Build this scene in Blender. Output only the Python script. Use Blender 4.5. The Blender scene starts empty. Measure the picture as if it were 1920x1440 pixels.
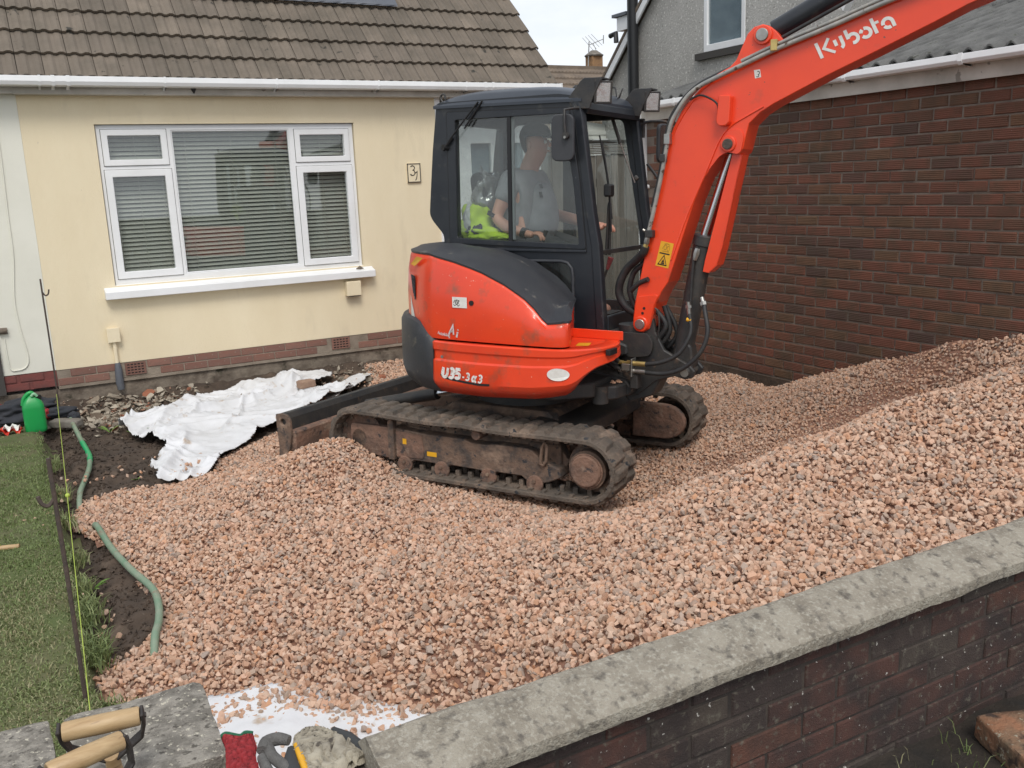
import bpy, bmesh, math, random
import numpy as np
from mathutils import Vector, Matrix, noise
sc = bpy.context.scene
R = math.radians
# ---------------------------------------------------------------- camera, sky, sun, exposure
cd = bpy.data.cameras.new('camera'); cam = bpy.data.objects.new('camera', cd); sc.collection.objects.link(cam); sc.camera = cam
cd.sensor_fit = 'HORIZONTAL'; cd.sensor_width = 36.0; cd.lens = 36.0*1726/1920; cd.clip_start = .05; cd.clip_end = 2000
def camera_pose():
    p, r, psi = R(12.35), R(-2.374), R(28.45)
    x0 = Vector((math.cos(psi), -math.sin(psi), 0)); fw = Vector((math.sin(psi), math.cos(psi), 0)); up = Vector((0, 0, 1))
    F = math.cos(p)*fw - math.sin(p)*up; U = math.sin(p)*fw + math.cos(p)*up
    rg = math.cos(r)*x0 + math.sin(r)*U; u2 = -math.sin(r)*x0 + math.cos(r)*U
    m = Matrix((rg, u2, -F)).transposed().to_4x4(); m.translation = (0, 0, 2.0)
    return m
cam.matrix_world = camera_pose()
SUN_EL, SUN_AZ = 52, 200          # azimuth clockwise from +Y (the sun stands behind the camera)
w = bpy.data.worlds.new('World'); sc.world = w; w.use_nodes = True
nt = w.node_tree; N = nt.nodes; Lk = nt.links; N.clear()
def nd(tree, typ, **kw):
    n = tree.nodes.new(typ)
    for k, v in kw.items(): setattr(n, k, v)
    return n
wo = nd(nt, 'ShaderNodeOutputWorld'); bg = nd(nt, 'ShaderNodeBackground'); bg.inputs[1].default_value = .12
sky = nd(nt, 'ShaderNodeTexSky', sky_type='NISHITA', sun_disc=False, sun_elevation=R(SUN_EL), sun_rotation=R(SUN_AZ))
sky.air_density = 1.0; sky.dust_density = 2.0
tc = nd(nt, 'ShaderNodeTexCoord'); mp = nd(nt, 'ShaderNodeMapping'); mp.inputs['Scale'].default_value = (1, 1, 2.2)
nz = nd(nt, 'ShaderNodeTexNoise'); nz.inputs['Scale'].default_value = 2.1; nz.inputs['Detail'].default_value = 7; nz.inputs['Roughness'].default_value = .55
cr = nd(nt, 'ShaderNodeValToRGB'); cr.color_ramp.elements[0].position = .36; cr.color_ramp.elements[1].position = .56
cr.color_ramp.elements[0].color = (.45, .45, .45, 1); cr.color_ramp.elements[1].color = (1, 1, 1, 1)
mx = nd(nt, 'ShaderNodeMixRGB'); mx.inputs[2].default_value = (6.8, 7.1, 7.5, 1)
Lk.new(tc.outputs['Generated'], mp.inputs[0]); Lk.new(mp.outputs[0], nz.inputs['Vector']); Lk.new(nz.outputs['Fac'], cr.inputs[0])
Lk.new(cr.outputs[0], mx.inputs[0]); Lk.new(sky.outputs[0], mx.inputs[1]); Lk.new(mx.outputs[0], bg.inputs[0]); Lk.new(bg.outputs[0], wo.inputs[0])
sd = bpy.data.lights.new('sun', 'SUN'); sd.energy = 1.5; sd.angle = R(22); sd.color = (1, .95, .88)
sun = bpy.data.objects.new('sun', sd); sc.collection.objects.link(sun)
_s = Vector((math.sin(R(SUN_AZ))*math.cos(R(SUN_EL)), math.cos(R(SUN_AZ))*math.cos(R(SUN_EL)), math.sin(R(SUN_EL))))
sun.rotation_euler = _s.to_track_quat('Z', 'Y').to_euler(); sun.location = (0, 0, 20)
sc.view_settings.view_transform = 'Standard'; sc.view_settings.look = 'None'; sc.view_settings.gamma = 1; sc.view_settings.exposure = 0.26
sc.view_settings.use_curve_mapping = False
sc.cycles.max_bounces = 8; sc.cycles.transparent_max_bounces = 16

# ---------------------------------------------------------------- helpers
rnd = random.Random(7)
def link(name, me, m=None, parent=None, kind=None):
    o = bpy.data.objects.new(name, me); sc.collection.objects.link(o)
    if m is not None and me is not None and not me.materials: me.materials.append(m)
    if parent: o.parent = parent
    if kind: o['kind'] = kind
    return o
def empty(name, label, cat, loc=(0, 0, 0), group=None):
    o = bpy.data.objects.new(name, None); sc.collection.objects.link(o); o.location = loc; o.empty_display_size = .1
    return tag(o, label, cat, group)
def tag(o, label, cat, group=None, kind=None):
    o['label'] = label; o['category'] = cat
    if group: o['group'] = group
    if kind: o['kind'] = kind
    return o
def bobj(name, bm, m, parent=None, kind=None, smooth=False, bev=0, seg=1, auto=None):
    me = bpy.data.meshes.new(name)
    bmesh.ops.recalc_face_normals(bm, faces=bm.faces)
    if smooth:
        for f in bm.faces: f.smooth = True
    bm.to_mesh(me); bm.free()
    if smooth and auto: me.set_sharp_from_angle(angle=R(auto))
    o = link(name, me, m, parent, kind)
    if bev:
        b = o.modifiers.new('b', 'BEVEL'); b.width = bev; b.segments = seg; b.limit_method = 'ANGLE'; b.angle_limit = R(35)
    return o
def box(bm, x0, x1, y0, y1, z0, z1, M=None):
    vs = [bm.verts.new(p) for p in ((x0,y0,z0),(x1,y0,z0),(x1,y1,z0),(x0,y1,z0),(x0,y0,z1),(x1,y0,z1),(x1,y1,z1),(x0,y1,z1))]
    if M is not None:
        for v in vs: v.co = M @ v.co
    for f in ((0,3,2,1),(4,5,6,7),(0,1,5,4),(1,2,6,5),(2,3,7,6),(3,0,4,7)): bm.faces.new([vs[i] for i in f])
    return vs
def bx(name, x0, x1, y0, y1, z0, z1, m, parent=None, bev=0, kind=None, M=None):
    bm = bmesh.new(); box(bm, x0, x1, y0, y1, z0, z1, M); return bobj(name, bm, m, parent, kind, bev=bev)
def prism(bm, pts, a0, a1, ax='y', holes=()):
    """polygon pts in the plane across axis ax, extruded from a0 to a1, with holes"""
    def P(p, a):
        return (p[0], a, p[1]) if ax == 'y' else ((a, p[0], p[1]) if ax == 'x' else (p[0], p[1], a))
    es = []; rings = []
    for loop in [pts]+list(holes):
        vs = [bm.verts.new(P(p, a0)) for p in loop]; rings.append(vs)
        es += [bm.edges.new((vs[i], vs[(i+1) % len(vs)])) for i in range(len(vs))]
    if holes:
        r = bmesh.ops.triangle_fill(bm, use_beauty=True, use_dissolve=False, edges=es); fs = [g for g in r['geom'] if isinstance(g, bmesh.types.BMFace)]
    else: fs = [bm.faces.new(rings[0])]
    d = Vector(P((0, 0), a1)) - Vector(P((0, 0), a0))
    r = bmesh.ops.duplicate(bm, geom=fs); nv = [g for g in r['geom'] if isinstance(g, bmesh.types.BMVert)]
    vm = r['vert_map']
    for v in nv: v.co += d
    for vs in rings:
        for i in range(len(vs)):
            a, b = vs[i], vs[(i+1) % len(vs)]
            bm.faces.new((a, b, vm[b], vm[a]))
def pr(name, pts, a0, a1, m, parent=None, ax='y', holes=(), bev=0, seg=1, smooth=False):
    bm = bmesh.new(); prism(bm, pts, a0, a1, ax, holes); return bobj(name, bm, m, parent, bev=bev, seg=seg)
def tube(bm, pts, r, n=8, caps=True):
    pts = [Vector(p) for p in pts]; rr = list(r) if hasattr(r, '__len__') else [r]*len(pts)
    if len(rr) != len(pts): rr = list(np.interp(np.linspace(0, 1, len(pts)), np.linspace(0, 1, len(rr)), rr))
    rings = []; up = None
    for i, p in enumerate(pts):
        t = (pts[min(i+1, len(pts)-1)] - pts[max(i-1, 0)]).normalized()
        if up is None: up = t.orthogonal().normalized()
        up = (up - t*up.dot(t)).normalized(); s = t.cross(up)
        rings.append([bm.verts.new(p + (up*math.cos(2*math.pi*k/n) + s*math.sin(2*math.pi*k/n))*rr[i]) for k in range(n)])
    for a, b in zip(rings, rings[1:]):
        for k in range(n): bm.faces.new((a[k], a[(k+1) % n], b[(k+1) % n], b[k]))
    if caps: bm.faces.new(rings[0][::-1]); bm.faces.new(rings[-1])
def smoothpath(pts, k=6):
    P = [Vector(p) for p in pts]; out = []
    for i in range(len(P)-1):
        a, b, c, d = P[max(i-1, 0)], P[i], P[i+1], P[min(i+2, len(P)-1)]
        for j in range(k):
            t = j/k; out.append(.5*((2*b)+(-a+c)*t+(2*a-5*b+4*c-d)*t*t+(-a+3*b-3*c+d)*t**3))
    return out+[P[-1]]
def tb(name, pts, r, m, parent=None, n=8, sm=0, auto=50):
    bm = bmesh.new(); tube(bm, smoothpath(pts, sm) if sm else pts, r, n); return bobj(name, bm, m, parent, smooth=True, auto=auto)
def cyl(name, p0, p1, r, m, parent=None, n=24, bev=0):
    bm = bmesh.new(); tube(bm, [p0, p1], r, n); return bobj(name, bm, m, parent, smooth=True, auto=40, bev=bev)
def loft(bm, rings, closed=False, capends=False):
    V = [[bm.verts.new(p) for p in r] for r in rings]
    for a, b in zip(V, V[1:]):
        n = len(a)
        for k in range(n if closed else n-1): bm.faces.new((a[k], a[(k+1) % n], b[(k+1) % n], b[k]))
    if capends: bm.faces.new(V[0][::-1]); bm.faces.new(V[-1])
    return V
def arrmesh(name, co, faces, m, rndv=None, parent=None, kind=None, smooth=False):
    """co (n,3), faces (k,3) int, optional per-vertex float attribute rnd"""
    me = bpy.data.meshes.new(name); k = faces.shape[1]
    me.vertices.add(len(co)); me.vertices.foreach_set('co', co.astype(np.float32).ravel())
    me.loops.add(faces.size); me.loops.foreach_set('vertex_index', faces.astype(np.int32).ravel())
    me.polygons.add(len(faces)); me.polygons.foreach_set('loop_start', np.arange(0, faces.size, k, dtype=np.int32))
    me.polygons.foreach_set('use_smooth', np.full(len(faces), bool(smooth)))
    if rndv is not None:
        a = me.attributes.new('rnd', 'FLOAT', 'POINT'); a.data.foreach_set('value', rndv.astype(np.float32))
    me.update(calc_edges=True); me.validate()
    return link(name, me, m, parent, kind)
# ---------------------------------------------------------------- materials
def mat(name, c1, c2=None, scale=4, rough=.6, bump=0, bscale=60, metal=0, lo=.35, hi=.65, spots=None, spots2=None, rand=None, coord='Object', ramp=None, spec=None, stretch=None, coat=0, grooves=None):
    m = bpy.data.materials.new(name); m.use_nodes = True; t = m.node_tree; L = t.links
    b = t.nodes['Principled BSDF']; b.inputs['Roughness'].default_value = rough; b.inputs['Metallic'].default_value = metal
    if spec is not None: b.inputs['Specular IOR Level'].default_value = spec
    if coat: b.inputs['Coat Weight'].default_value = coat; b.inputs['Coat Roughness'].default_value = .15
    tc = nd(t, 'ShaderNodeTexCoord'); src = tc.outputs[coord] if coord in ('Object', 'Generated', 'UV') else None
    if coord == 'World': g = nd(t, 'ShaderNodeNewGeometry'); src = g.outputs['Position']
    if stretch:
        mpn = nd(t, 'ShaderNodeMapping'); mpn.inputs['Scale'].default_value = stretch; L.new(src, mpn.inputs[0]); src = mpn.outputs[0]
    def noisen(s, det=5, ro=.6):
        n = nd(t, 'ShaderNodeTexNoise'); n.inputs['Scale'].default_value = s; n.inputs['Detail'].default_value = det; n.inputs['Roughness'].default_value = ro; L.new(src, n.inputs['Vector']); return n
    def mixc(f, a, bcol, typ='MIX'):
        x = nd(t, 'ShaderNodeMixRGB', blend_type=typ)
        if isinstance(f, float): x.inputs[0].default_value = f
        else: L.new(f, x.inputs[0])
        for i, v in ((1, a), (2, bcol)):
            if isinstance(v, tuple): x.inputs[i].default_value = (*v[:3], 1)
            else: L.new(v, x.inputs[i])
        return x.outputs[0]
    def thr(out, a, bb):
        r = nd(t, 'ShaderNodeMapRange'); r.inputs[1].default_value = a; r.inputs[2].default_value = bb; L.new(out, r.inputs[0]); return r.outputs[0]
    base = None
    if ramp:   # colour by random per object + attribute rnd
        at = nd(t, 'ShaderNodeAttribute', attribute_name='rnd'); oi = nd(t, 'ShaderNodeObjectInfo')
        ad = nd(t, 'ShaderNodeMath', operation='ADD'); L.new(at.outputs['Fac'], ad.inputs[0]); L.new(oi.outputs['Random'], ad.inputs[1])
        fr = nd(t, 'ShaderNodeMath', operation='FRACT'); L.new(ad.outputs[0], fr.inputs[0])
        rp = nd(t, 'ShaderNodeValToRGB'); rp.color_ramp.interpolation = 'LINEAR'; e = rp.color_ramp.elements
        for i, (p, c) in enumerate(ramp):
            el = e[i] if i < 2 else e.new(p)
            el.position = p; el.color = (*c, 1)
        L.new(fr.outputs[0], rp.inputs[0]); base = rp.outputs[0]
    else: base = c1
    if c2 is not None: base = mixc(thr(noisen(scale).outputs['Fac'], lo, hi), base, c2)
    for sp in (spots, spots2):
        if sp: base = mixc(thr(noisen(sp[1], 3).outputs['Fac'], sp[2], sp[2]+(sp[3] if len(sp) > 3 else .04)), base, sp[0])
    if isinstance(base, tuple): b.inputs['Base Color'].default_value = (*base[:3], 1)
    else: L.new(base, b.inputs['Base Color'])
    nrm = None
    if grooves:
        wv = nd(t, 'ShaderNodeTexWave', wave_type='BANDS', bands_direction=grooves[0]); wv.inputs['Scale'].default_value = grooves[1]; wv.inputs['Distortion'].default_value = grooves[3] if len(grooves) > 3 else 1.0
        L.new(tc.outputs['Object'] if coord != 'World' else src, wv.inputs['Vector'])
        bp = nd(t, 'ShaderNodeBump'); bp.inputs['Strength'].default_value = grooves[2]; bp.inputs['Distance'].default_value = .003; L.new(wv.outputs['Fac'], bp.inputs['Height']); nrm = bp
    if bump:
        bp = nd(t, 'ShaderNodeBump'); bp.inputs['Strength'].default_value = bump; bp.inputs['Distance'].default_value = .01; L.new(noisen(bscale, 4).outputs['Fac'], bp.inputs['Height'])
        if nrm: L.new(nrm.outputs[0], bp.inputs['Normal'])
        nrm = bp
    if nrm: L.new(nrm.outputs[0], b.inputs['Normal'])
    return m
def glass(name, tint, alpha, dirt=(.3, .32, .32), dirta=.12, refl=1.0):
    m = bpy.data.materials.new(name); m.use_nodes = True; t = m.node_tree; t.nodes.clear(); L = t.links
    o = nd(t, 'ShaderNodeOutputMaterial'); tr = nd(t, 'ShaderNodeBsdfTransparent'); tr.inputs[0].default_value = (*tint, 1)
    gl = nd(t, 'ShaderNodeBsdfGlossy'); gl.inputs['Roughness'].default_value = .015; gl.inputs[0].default_value = (1, 1, 1, 1)
    fr = nd(t, 'ShaderNodeFresnel'); gm = nd(t, 'ShaderNodeNewGeometry'); io = nd(t, 'ShaderNodeMapRange'); io.inputs[3].default_value = 1.52; io.inputs[4].default_value = 1/1.52; L.new(gm.outputs['Backfacing'], io.inputs[0]); L.new(io.outputs[0], fr.inputs[0])
    mt = nd(t, 'ShaderNodeMath', operation='MULTIPLY_ADD'); mt.inputs[1].default_value = refl; mt.inputs[2].default_value = alpha; L.new(fr.outputs[0], mt.inputs[0]); mt.use_clamp = True
    m1 = nd(t, 'ShaderNodeMixShader'); L.new(mt.outputs[0], m1.inputs[0]); L.new(tr.outputs[0], m1.inputs[1]); L.new(gl.outputs[0], m1.inputs[2])
    df = nd(t, 'ShaderNodeBsdfDiffuse'); df.inputs[0].default_value = (*dirt, 1)
    nz = nd(t, 'ShaderNodeTexNoise'); nz.inputs['Scale'].default_value = 6; nz.inputs['Detail'].default_value = 6; tcn = nd(t, 'ShaderNodeTexCoord'); L.new(tcn.outputs['Object'], nz.inputs['Vector'])
    mr = nd(t, 'ShaderNodeMapRange'); mr.inputs[1].default_value = .3; mr.inputs[2].default_value = .8; mr.inputs[3].default_value = dirta*.3; mr.inputs[4].default_value = dirta*1.8; L.new(nz.outputs['Fac'], mr.inputs[0])
    m2 = nd(t, 'ShaderNodeMixShader'); L.new(mr.outputs[0], m2.inputs[0]); L.new(m1.outputs[0], m2.inputs[1]); L.new(df.outputs[0], m2.inputs[2]); L.new(m2.outputs[0], o.inputs[0])
    return m
BRICKG = [(0, (.145,.062,.040)), (.2, (.165,.064,.042)), (.38, (.128,.064,.041)), (.55, (.188,.070,.044)), (.7, (.145,.082,.046)), (.84, (.135,.059,.041)), (.93, (.088,.054,.044)), (1, (.152,.062,.040))]
M = dict(
 upvc=mat('white_upvc', (.86,.87,.88), (.80,.81,.81), 3, .35),
 fascia=mat('fascia_board', (.60,.57,.52), (.40,.38,.34), 2.5, .5, spots=((.25,.23,.2), 9, .66)),
 render=mat('cream_render', (.84,.735,.53), (.79,.68,.475), 1.6, .9, .35, 90, stretch=(1.7,1.7,.55), lo=.3, hi=.7, spots=((.74,.64,.455), 3, .60, .2), spots2=((.55,.47,.36), 38, .745, .02)),
 render2=mat('pale_render', (.80,.79,.70), (.74,.73,.64), 1.6, .9, .25, 160, spots=((.5,.48,.4), 5, .70, .12)),
 brickh=mat('house_brick', None, (.20,.12,.095), 14, .85, .4, 90, ramp=[(0,(.24,.115,.085)),(.5,(.20,.10,.078)),(.8,(.28,.14,.105)),(1,(.22,.11,.085))], lo=.42, hi=.7, spots=((.36,.31,.25), 30, .68, .05)),
 brickred=mat('painted_brick', (.22,.06,.05), (.13,.05,.045), 8, .7, .3, 90),
 brickg=mat('garage_brick', None, (.075,.055,.035), 7, .8, .35, 120, ramp=BRICKG, coord='World', lo=.42, hi=.8, spots=((.34,.30,.26), 60, .73), grooves=('Z', 24.0, .55, .8)),
 mortar=mat('mortar', (.25,.215,.18), (.15,.12,.10), 5, .95, .6, 120, coord='World'),
 mortarh=mat('house_mortar', (.33,.28,.225), (.22,.18,.14), 7, .95, .6, 80, coord='World'),
 mortard=mat('dark_mortar', (.035,.028,.025), (.07,.055,.045), 8, .95, .6, 80, coord='World'),
 brickf=mat('garden_wall_brick', None, (.036,.026,.024), 6, .9, .6, 150, coord='World', ramp=[(0,(.064,.035,.029)),(.3,(.095,.042,.032)),(.55,(.055,.037,.033)),(.75,(.075,.060,.048)),(.9,(.115,.050,.034)),(1,(.066,.041,.034))], lo=.35, hi=.65, spots=((.135,.122,.095), 30, .56, .18), spots2=((.50,.48,.44), 48, .685, .03)),
 coping=mat('coping_stone', (.355,.32,.26), (.245,.215,.17), 9, .95, 1, 110, coord='World', lo=.40, hi=.62, spots=((.43,.40,.335), 70, .50, .2), spots2=((.135,.12,.10), 26, .53, .17)),
 slab=mat('stone_slab', (.31,.285,.245), (.18,.165,.14), 22, .95, 1.0, 90, coord='World', lo=.42, hi=.58, spots=((.56,.52,.42), 62, .60, .06), spots2=((.10,.09,.075), 40, .58, .08)),
 tile=mat('roof_tile', None, (.105,.09,.07), 3, .92, .5, 60, coord='World', ramp=[(0,(.20,.165,.13)),(.35,(.16,.132,.105)),(.7,(.225,.185,.145)),(1,(.18,.148,.12))], lo=.35, hi=.8, spots=((.045,.042,.035), 8, .66, .06), spots2=((.40,.40,.36), 14, .78, .02)),
 tilef=mat('far_tile', (.20,.155,.115), (.14,.11,.085), 4, .9, .3, 30),
 lead=mat('lead', (.10,.11,.13), (.14,.15,.17), 4, .5),
 orange=mat('orange_paint', (.84,.066,.016), (.74,.056,.018), 3, .32, spots=((.36,.085,.045), 7.5, .57, .2), spots2=((.72,.42,.33), 60, .715, .02), coat=.3, bump=.03, bscale=8),
 orange2=mat('orange_paint_boom', (.86,.066,.015), (.78,.056,.016), 3, .34, spots=((.48,.075,.035), 6, .60, .2), spots2=((.17,.065,.045), 36, .715, .03), coat=.3, bump=.03, bscale=8),
 cabp=mat('cab_paint', (.013,.016,.022), (.022,.025,.030), 5, .40, spots=((.22,.23,.23), 60, .755, .02), spots2=((.055,.053,.05), 9, .60, .18)),
 blackp=mat('black_plastic', (.032,.034,.040), (.045,.047,.052), 6, .5, .15, 200, spots=((.17,.16,.14), 8, .66, .1)),
 cw=mat('counterweight_paint', (.028,.031,.036), (.045,.045,.048), 6, .5, .2, 90, spots=((.13,.115,.09), 9, .6, .12), spots2=((.3,.3,.3), 60, .77, .02)),
 blacks=mat('black_steel', (.025,.026,.028), (.05,.045,.04), 9, .5, .2, 90, spots=((.12,.08,.055), 14, .62, .12)),
 rubber=mat('track_rubber', (.085,.072,.060), (.15,.118,.092), 7, .95, 1, 45, spots=((.24,.175,.13), 8, .52, .18), spots2=((.035,.038,.042), 16, .62, .06)),
 rubberb=mat('belt_edge', (.10,.075,.06), (.15,.11,.085), 8, .9, .6, 60),
 mud=mat('muddy_steel', (.175,.115,.082), (.075,.060,.052), 9, .9, 1, 35, lo=.42, hi=.60, spots=((.26,.18,.13), 7, .56, .12), spots2=((.035,.035,.038), 19, .62, .06)),
 mudr=mat('rusty_steel', (.23,.135,.095), (.13,.085,.065), 9, .9, .9, 40, lo=.4, hi=.6, spots=((.06,.048,.045), 18, .60, .06), spots2=((.30,.21,.155), 8, .60, .1)),
 chrome=mat('chrome', (.62,.63,.65), None, rough=.22, metal=1), steel=mat('zinc_steel', (.42,.42,.40), (.30,.28,.25), 20, .38, metal=.9), brass=mat('brass', (.62,.47,.18), (.45,.33,.12), 30, .4, metal=.8),
 hosem=mat('hose_rubber', (.018,.018,.02), (.035,.034,.032), 15, .55), pipem=mat('painted_pipe', (.26,.26,.25), (.40,.38,.34), 16, .45, spots=((.10,.07,.05), 24, .62, .06), metal=.3),
 glass=glass('cab_glass', (.90,.93,.92), .0, (.32,.34,.33), .05, 1.0), glassh=glass('house_glass', (.86,.89,.89), .0, (.3,.33,.34), .02, 1.7), lens=glass('lamp_lens', (.95,.95,.95), .08, (.7,.7,.7), .25),
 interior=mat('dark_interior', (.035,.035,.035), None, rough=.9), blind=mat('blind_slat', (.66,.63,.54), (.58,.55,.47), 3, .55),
 white=mat('white_sticker', (.80,.80,.77), (.68,.67,.62), 30, .4), wear=mat('worn_white_print', (.80,.79,.76), (.55,.45,.40), 40, .4, lo=.5, hi=.6), yellow=mat('yellow_sticker', (.80,.42,.02), (.70,.36,.02), 20, .4), black=mat('black_print', (.012,.012,.013), None, rough=.5),
 silver=mat('silver_print', (.62,.60,.60), (.5,.35,.33), 50, .4, lo=.5, hi=.6),
 fabric=mat('fleece_membrane', (.70,.705,.72), (.62,.62,.62), 3, .85, .2, 120, coord='World', spots=((.46,.37,.29), 9, .62, .14), spots2=((.22,.16,.12), 55, .77, .02)),
 soil=mat('soil', (.085,.060,.043), (.048,.035,.026), 5, .95, 1.0, 30, coord='World', spots=((.14,.10,.072), 3.2, .56, .14), spots2=((.26,.22,.17), 48, .70, .03)),
 soild=mat('dark_soil', (.038,.029,.022), (.02,.017,.014), 8, .95, 1, 40, coord='World'),
 gbase=mat('gravel_fines_bed', (.34,.18,.12), (.22,.115,.08), 12, .95, 1.0, 60, coord='World'),  # salmon brown fines under and between the stones
 stone=mat('gravel_stone', None, None, rough=.85, bump=.3, bscale=120, coord='World', ramp=[(0,(.55,.34,.23)),(.16,(.62,.43,.315)),(.30,(.44,.255,.165)),(.44,(.56,.375,.265)),(.56,(.36,.275,.215)),(.68,(.66,.465,.345)),(.78,(.35,.28,.235)),(.87,(.54,.29,.165)),(.94,(.63,.40,.285)),(1,(.50,.325,.235))]),
 rubble=mat('mortar_rubble', None, None, rough=.95, bump=.5, bscale=60, coord='World', ramp=[(0,(.45,.40,.32)),(.4,(.24,.20,.155)),(.62,(.40,.36,.29)),(.74,(.12,.085,.06)),(.88,(.30,.25,.19)),(.94,(.30,.11,.06)),(1,(.30,.27,.21))]),
 grassm=mat('grass_blades', None, None, rough=.6, coord='World', ramp=[(0,(.13,.18,.06)),(.25,(.19,.24,.085)),(.42,(.105,.145,.05)),(.58,(.24,.27,.11)),(.74,(.15,.195,.07)),(.88,(.33,.30,.17)),(1,(.12,.16,.055))]),
 turf=mat('turf', (.085,.11,.035), (.12,.115,.055), 5, .95, .8, 50, coord='World'),
 ground=mat('rough_ground', (.05,.045,.033), (.07,.075,.035), 1.5, .95, .8, 20, coord='World'),
 conc=mat('concrete', (.24,.22,.19), (.14,.12,.10), 6, .95, .6, 50, coord='World'),
 found=mat('foundation_concrete', (.25,.21,.165), (.11,.085,.066), 7, .95, 1, 30, coord='World', spots=((.05,.045,.03), 6, .6, .1)),
 pebble=mat('pebbledash', (.50,.49,.46), (.41,.40,.375), 1.5, .95, 1.0, 40, coord='World', spots=((.68,.67,.63), 28, .58, .06), spots2=((.24,.23,.21), 22, .62, .06)),
 corr=mat('asbestos_sheet', (.150,.150,.145), (.085,.085,.082), 4, .95, .6, 50, coord='World', stretch=(1,3,1), spots=((.215,.22,.205), 9, .60, .10), spots2=((.055,.055,.045), 9, .62, .08)),
 wood=mat('weathered_board', (.15,.125,.10), (.17,.15,.13), 4, .85, .4, 60, stretch=(10, 10, .7), ramp=[(0,(.27,.24,.21)),(.5,(.21,.19,.17)),(1,(.32,.28,.24))]),
 ash=mat('ash_handle', (.52,.37,.20), (.36,.23,.11), 5, .45, .1, 60, stretch=(1.2, 9, 9), spots=((.24,.15,.08), 9, .62, .1)),
 iron=mat('dark_iron', (.085,.07,.062), (.045,.04,.038), 14, .6, .4, 60, metal=.4), rust=mat('rusty_pin', (.10,.07,.055), (.06,.048,.042), 20, .8, .4, 80),
 skin=mat('skin', (.62,.33,.24), (.55,.27,.19), 6, .5), tee=mat('grey_tshirt', (.30,.305,.32), (.24,.245,.26), 9, .9, .3, 200), trous=mat('dark_trousers', (.10,.10,.105), (.07,.07,.075), 8, .9), hair=mat('dark_hair', (.03,.025,.02), None, rough=.8), cap=mat('charcoal_cap', (.05,.052,.056), None, rough=.85),
 hiviz=mat('hi_vis', (.52,.72,.04), (.42,.60,.03), 7, .75, .3, 30), reflec=mat('reflective_tape', (.45,.46,.46), None, rough=.4), dcloth=mat('dark_cloth', (.022,.026,.034), (.04,.042,.05), 7, .9, .4, 50), rcloth=mat('red_cloth', (.36,.03,.035), (.27,.022,.028), 14, .85, .5, 160), gcuff=mat('green_trim', (.015,.12,.06), None, rough=.8),
 green=mat('green_plastic', (.012,.33,.075), (.015,.28,.07), 4, .35), greenp=mat('pale_green_plastic', (.25,.50,.30), (.35,.58,.40), 4, .4), hosegreen=mat('green_hose', (.16,.26,.17), (.25,.30,.22), 9, .5, spots=((.24,.20,.14), 12, .6, .1)), hoseb=mat('bright_green_hose', (.02,.36,.13), None, rough=.4),
 redp=mat('red_packet', (.60,.04,.02), None, rough=.4), neon=mat('neon_string', (.42,.54,.09), None, rough=.6), leather=mat('grey_leather', (.40,.36,.28), (.28,.25,.20), 14, .85, .5, 90, spots=((.10,.085,.07), 22, .62, .06)), gloved=mat('dark_glove_fabric', (.045,.048,.05), None, rough=.9), knit=mat('grey_knit', (.17,.165,.155), (.11,.105,.10), 30, .95, .8, 200), leaf=mat('leaf', (.10,.20,.03), (.16,.26,.05), 5, .6),
 chim=mat('chimney_brick', (.33,.19,.09), (.24,.14,.075), 10, .9, .3, 30), soilpipe=mat('black_pipe', (.015,.016,.018), None, rough=.45), curtain=mat('net_curtain', (.50,.56,.62), (.38,.44,.50), 3, .8), clad=mat('white_cladding', (.72,.72,.68), None, rough=.5), felt=mat('dark_wood_trim', (.06,.055,.05), None, rough=.8),
 pbrick=mat('pale_brick', (.36,.24,.17), (.27,.17,.12), 16, .9, .6, 60), obrick=mat('orange_stone', (.30,.145,.08), (.17,.13,.085), 9, .95, 1, 40, spots=((.07,.045,.035), 14, .56, .1), spots2=((.38,.34,.26), 40, .6, .06)),
)
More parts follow.
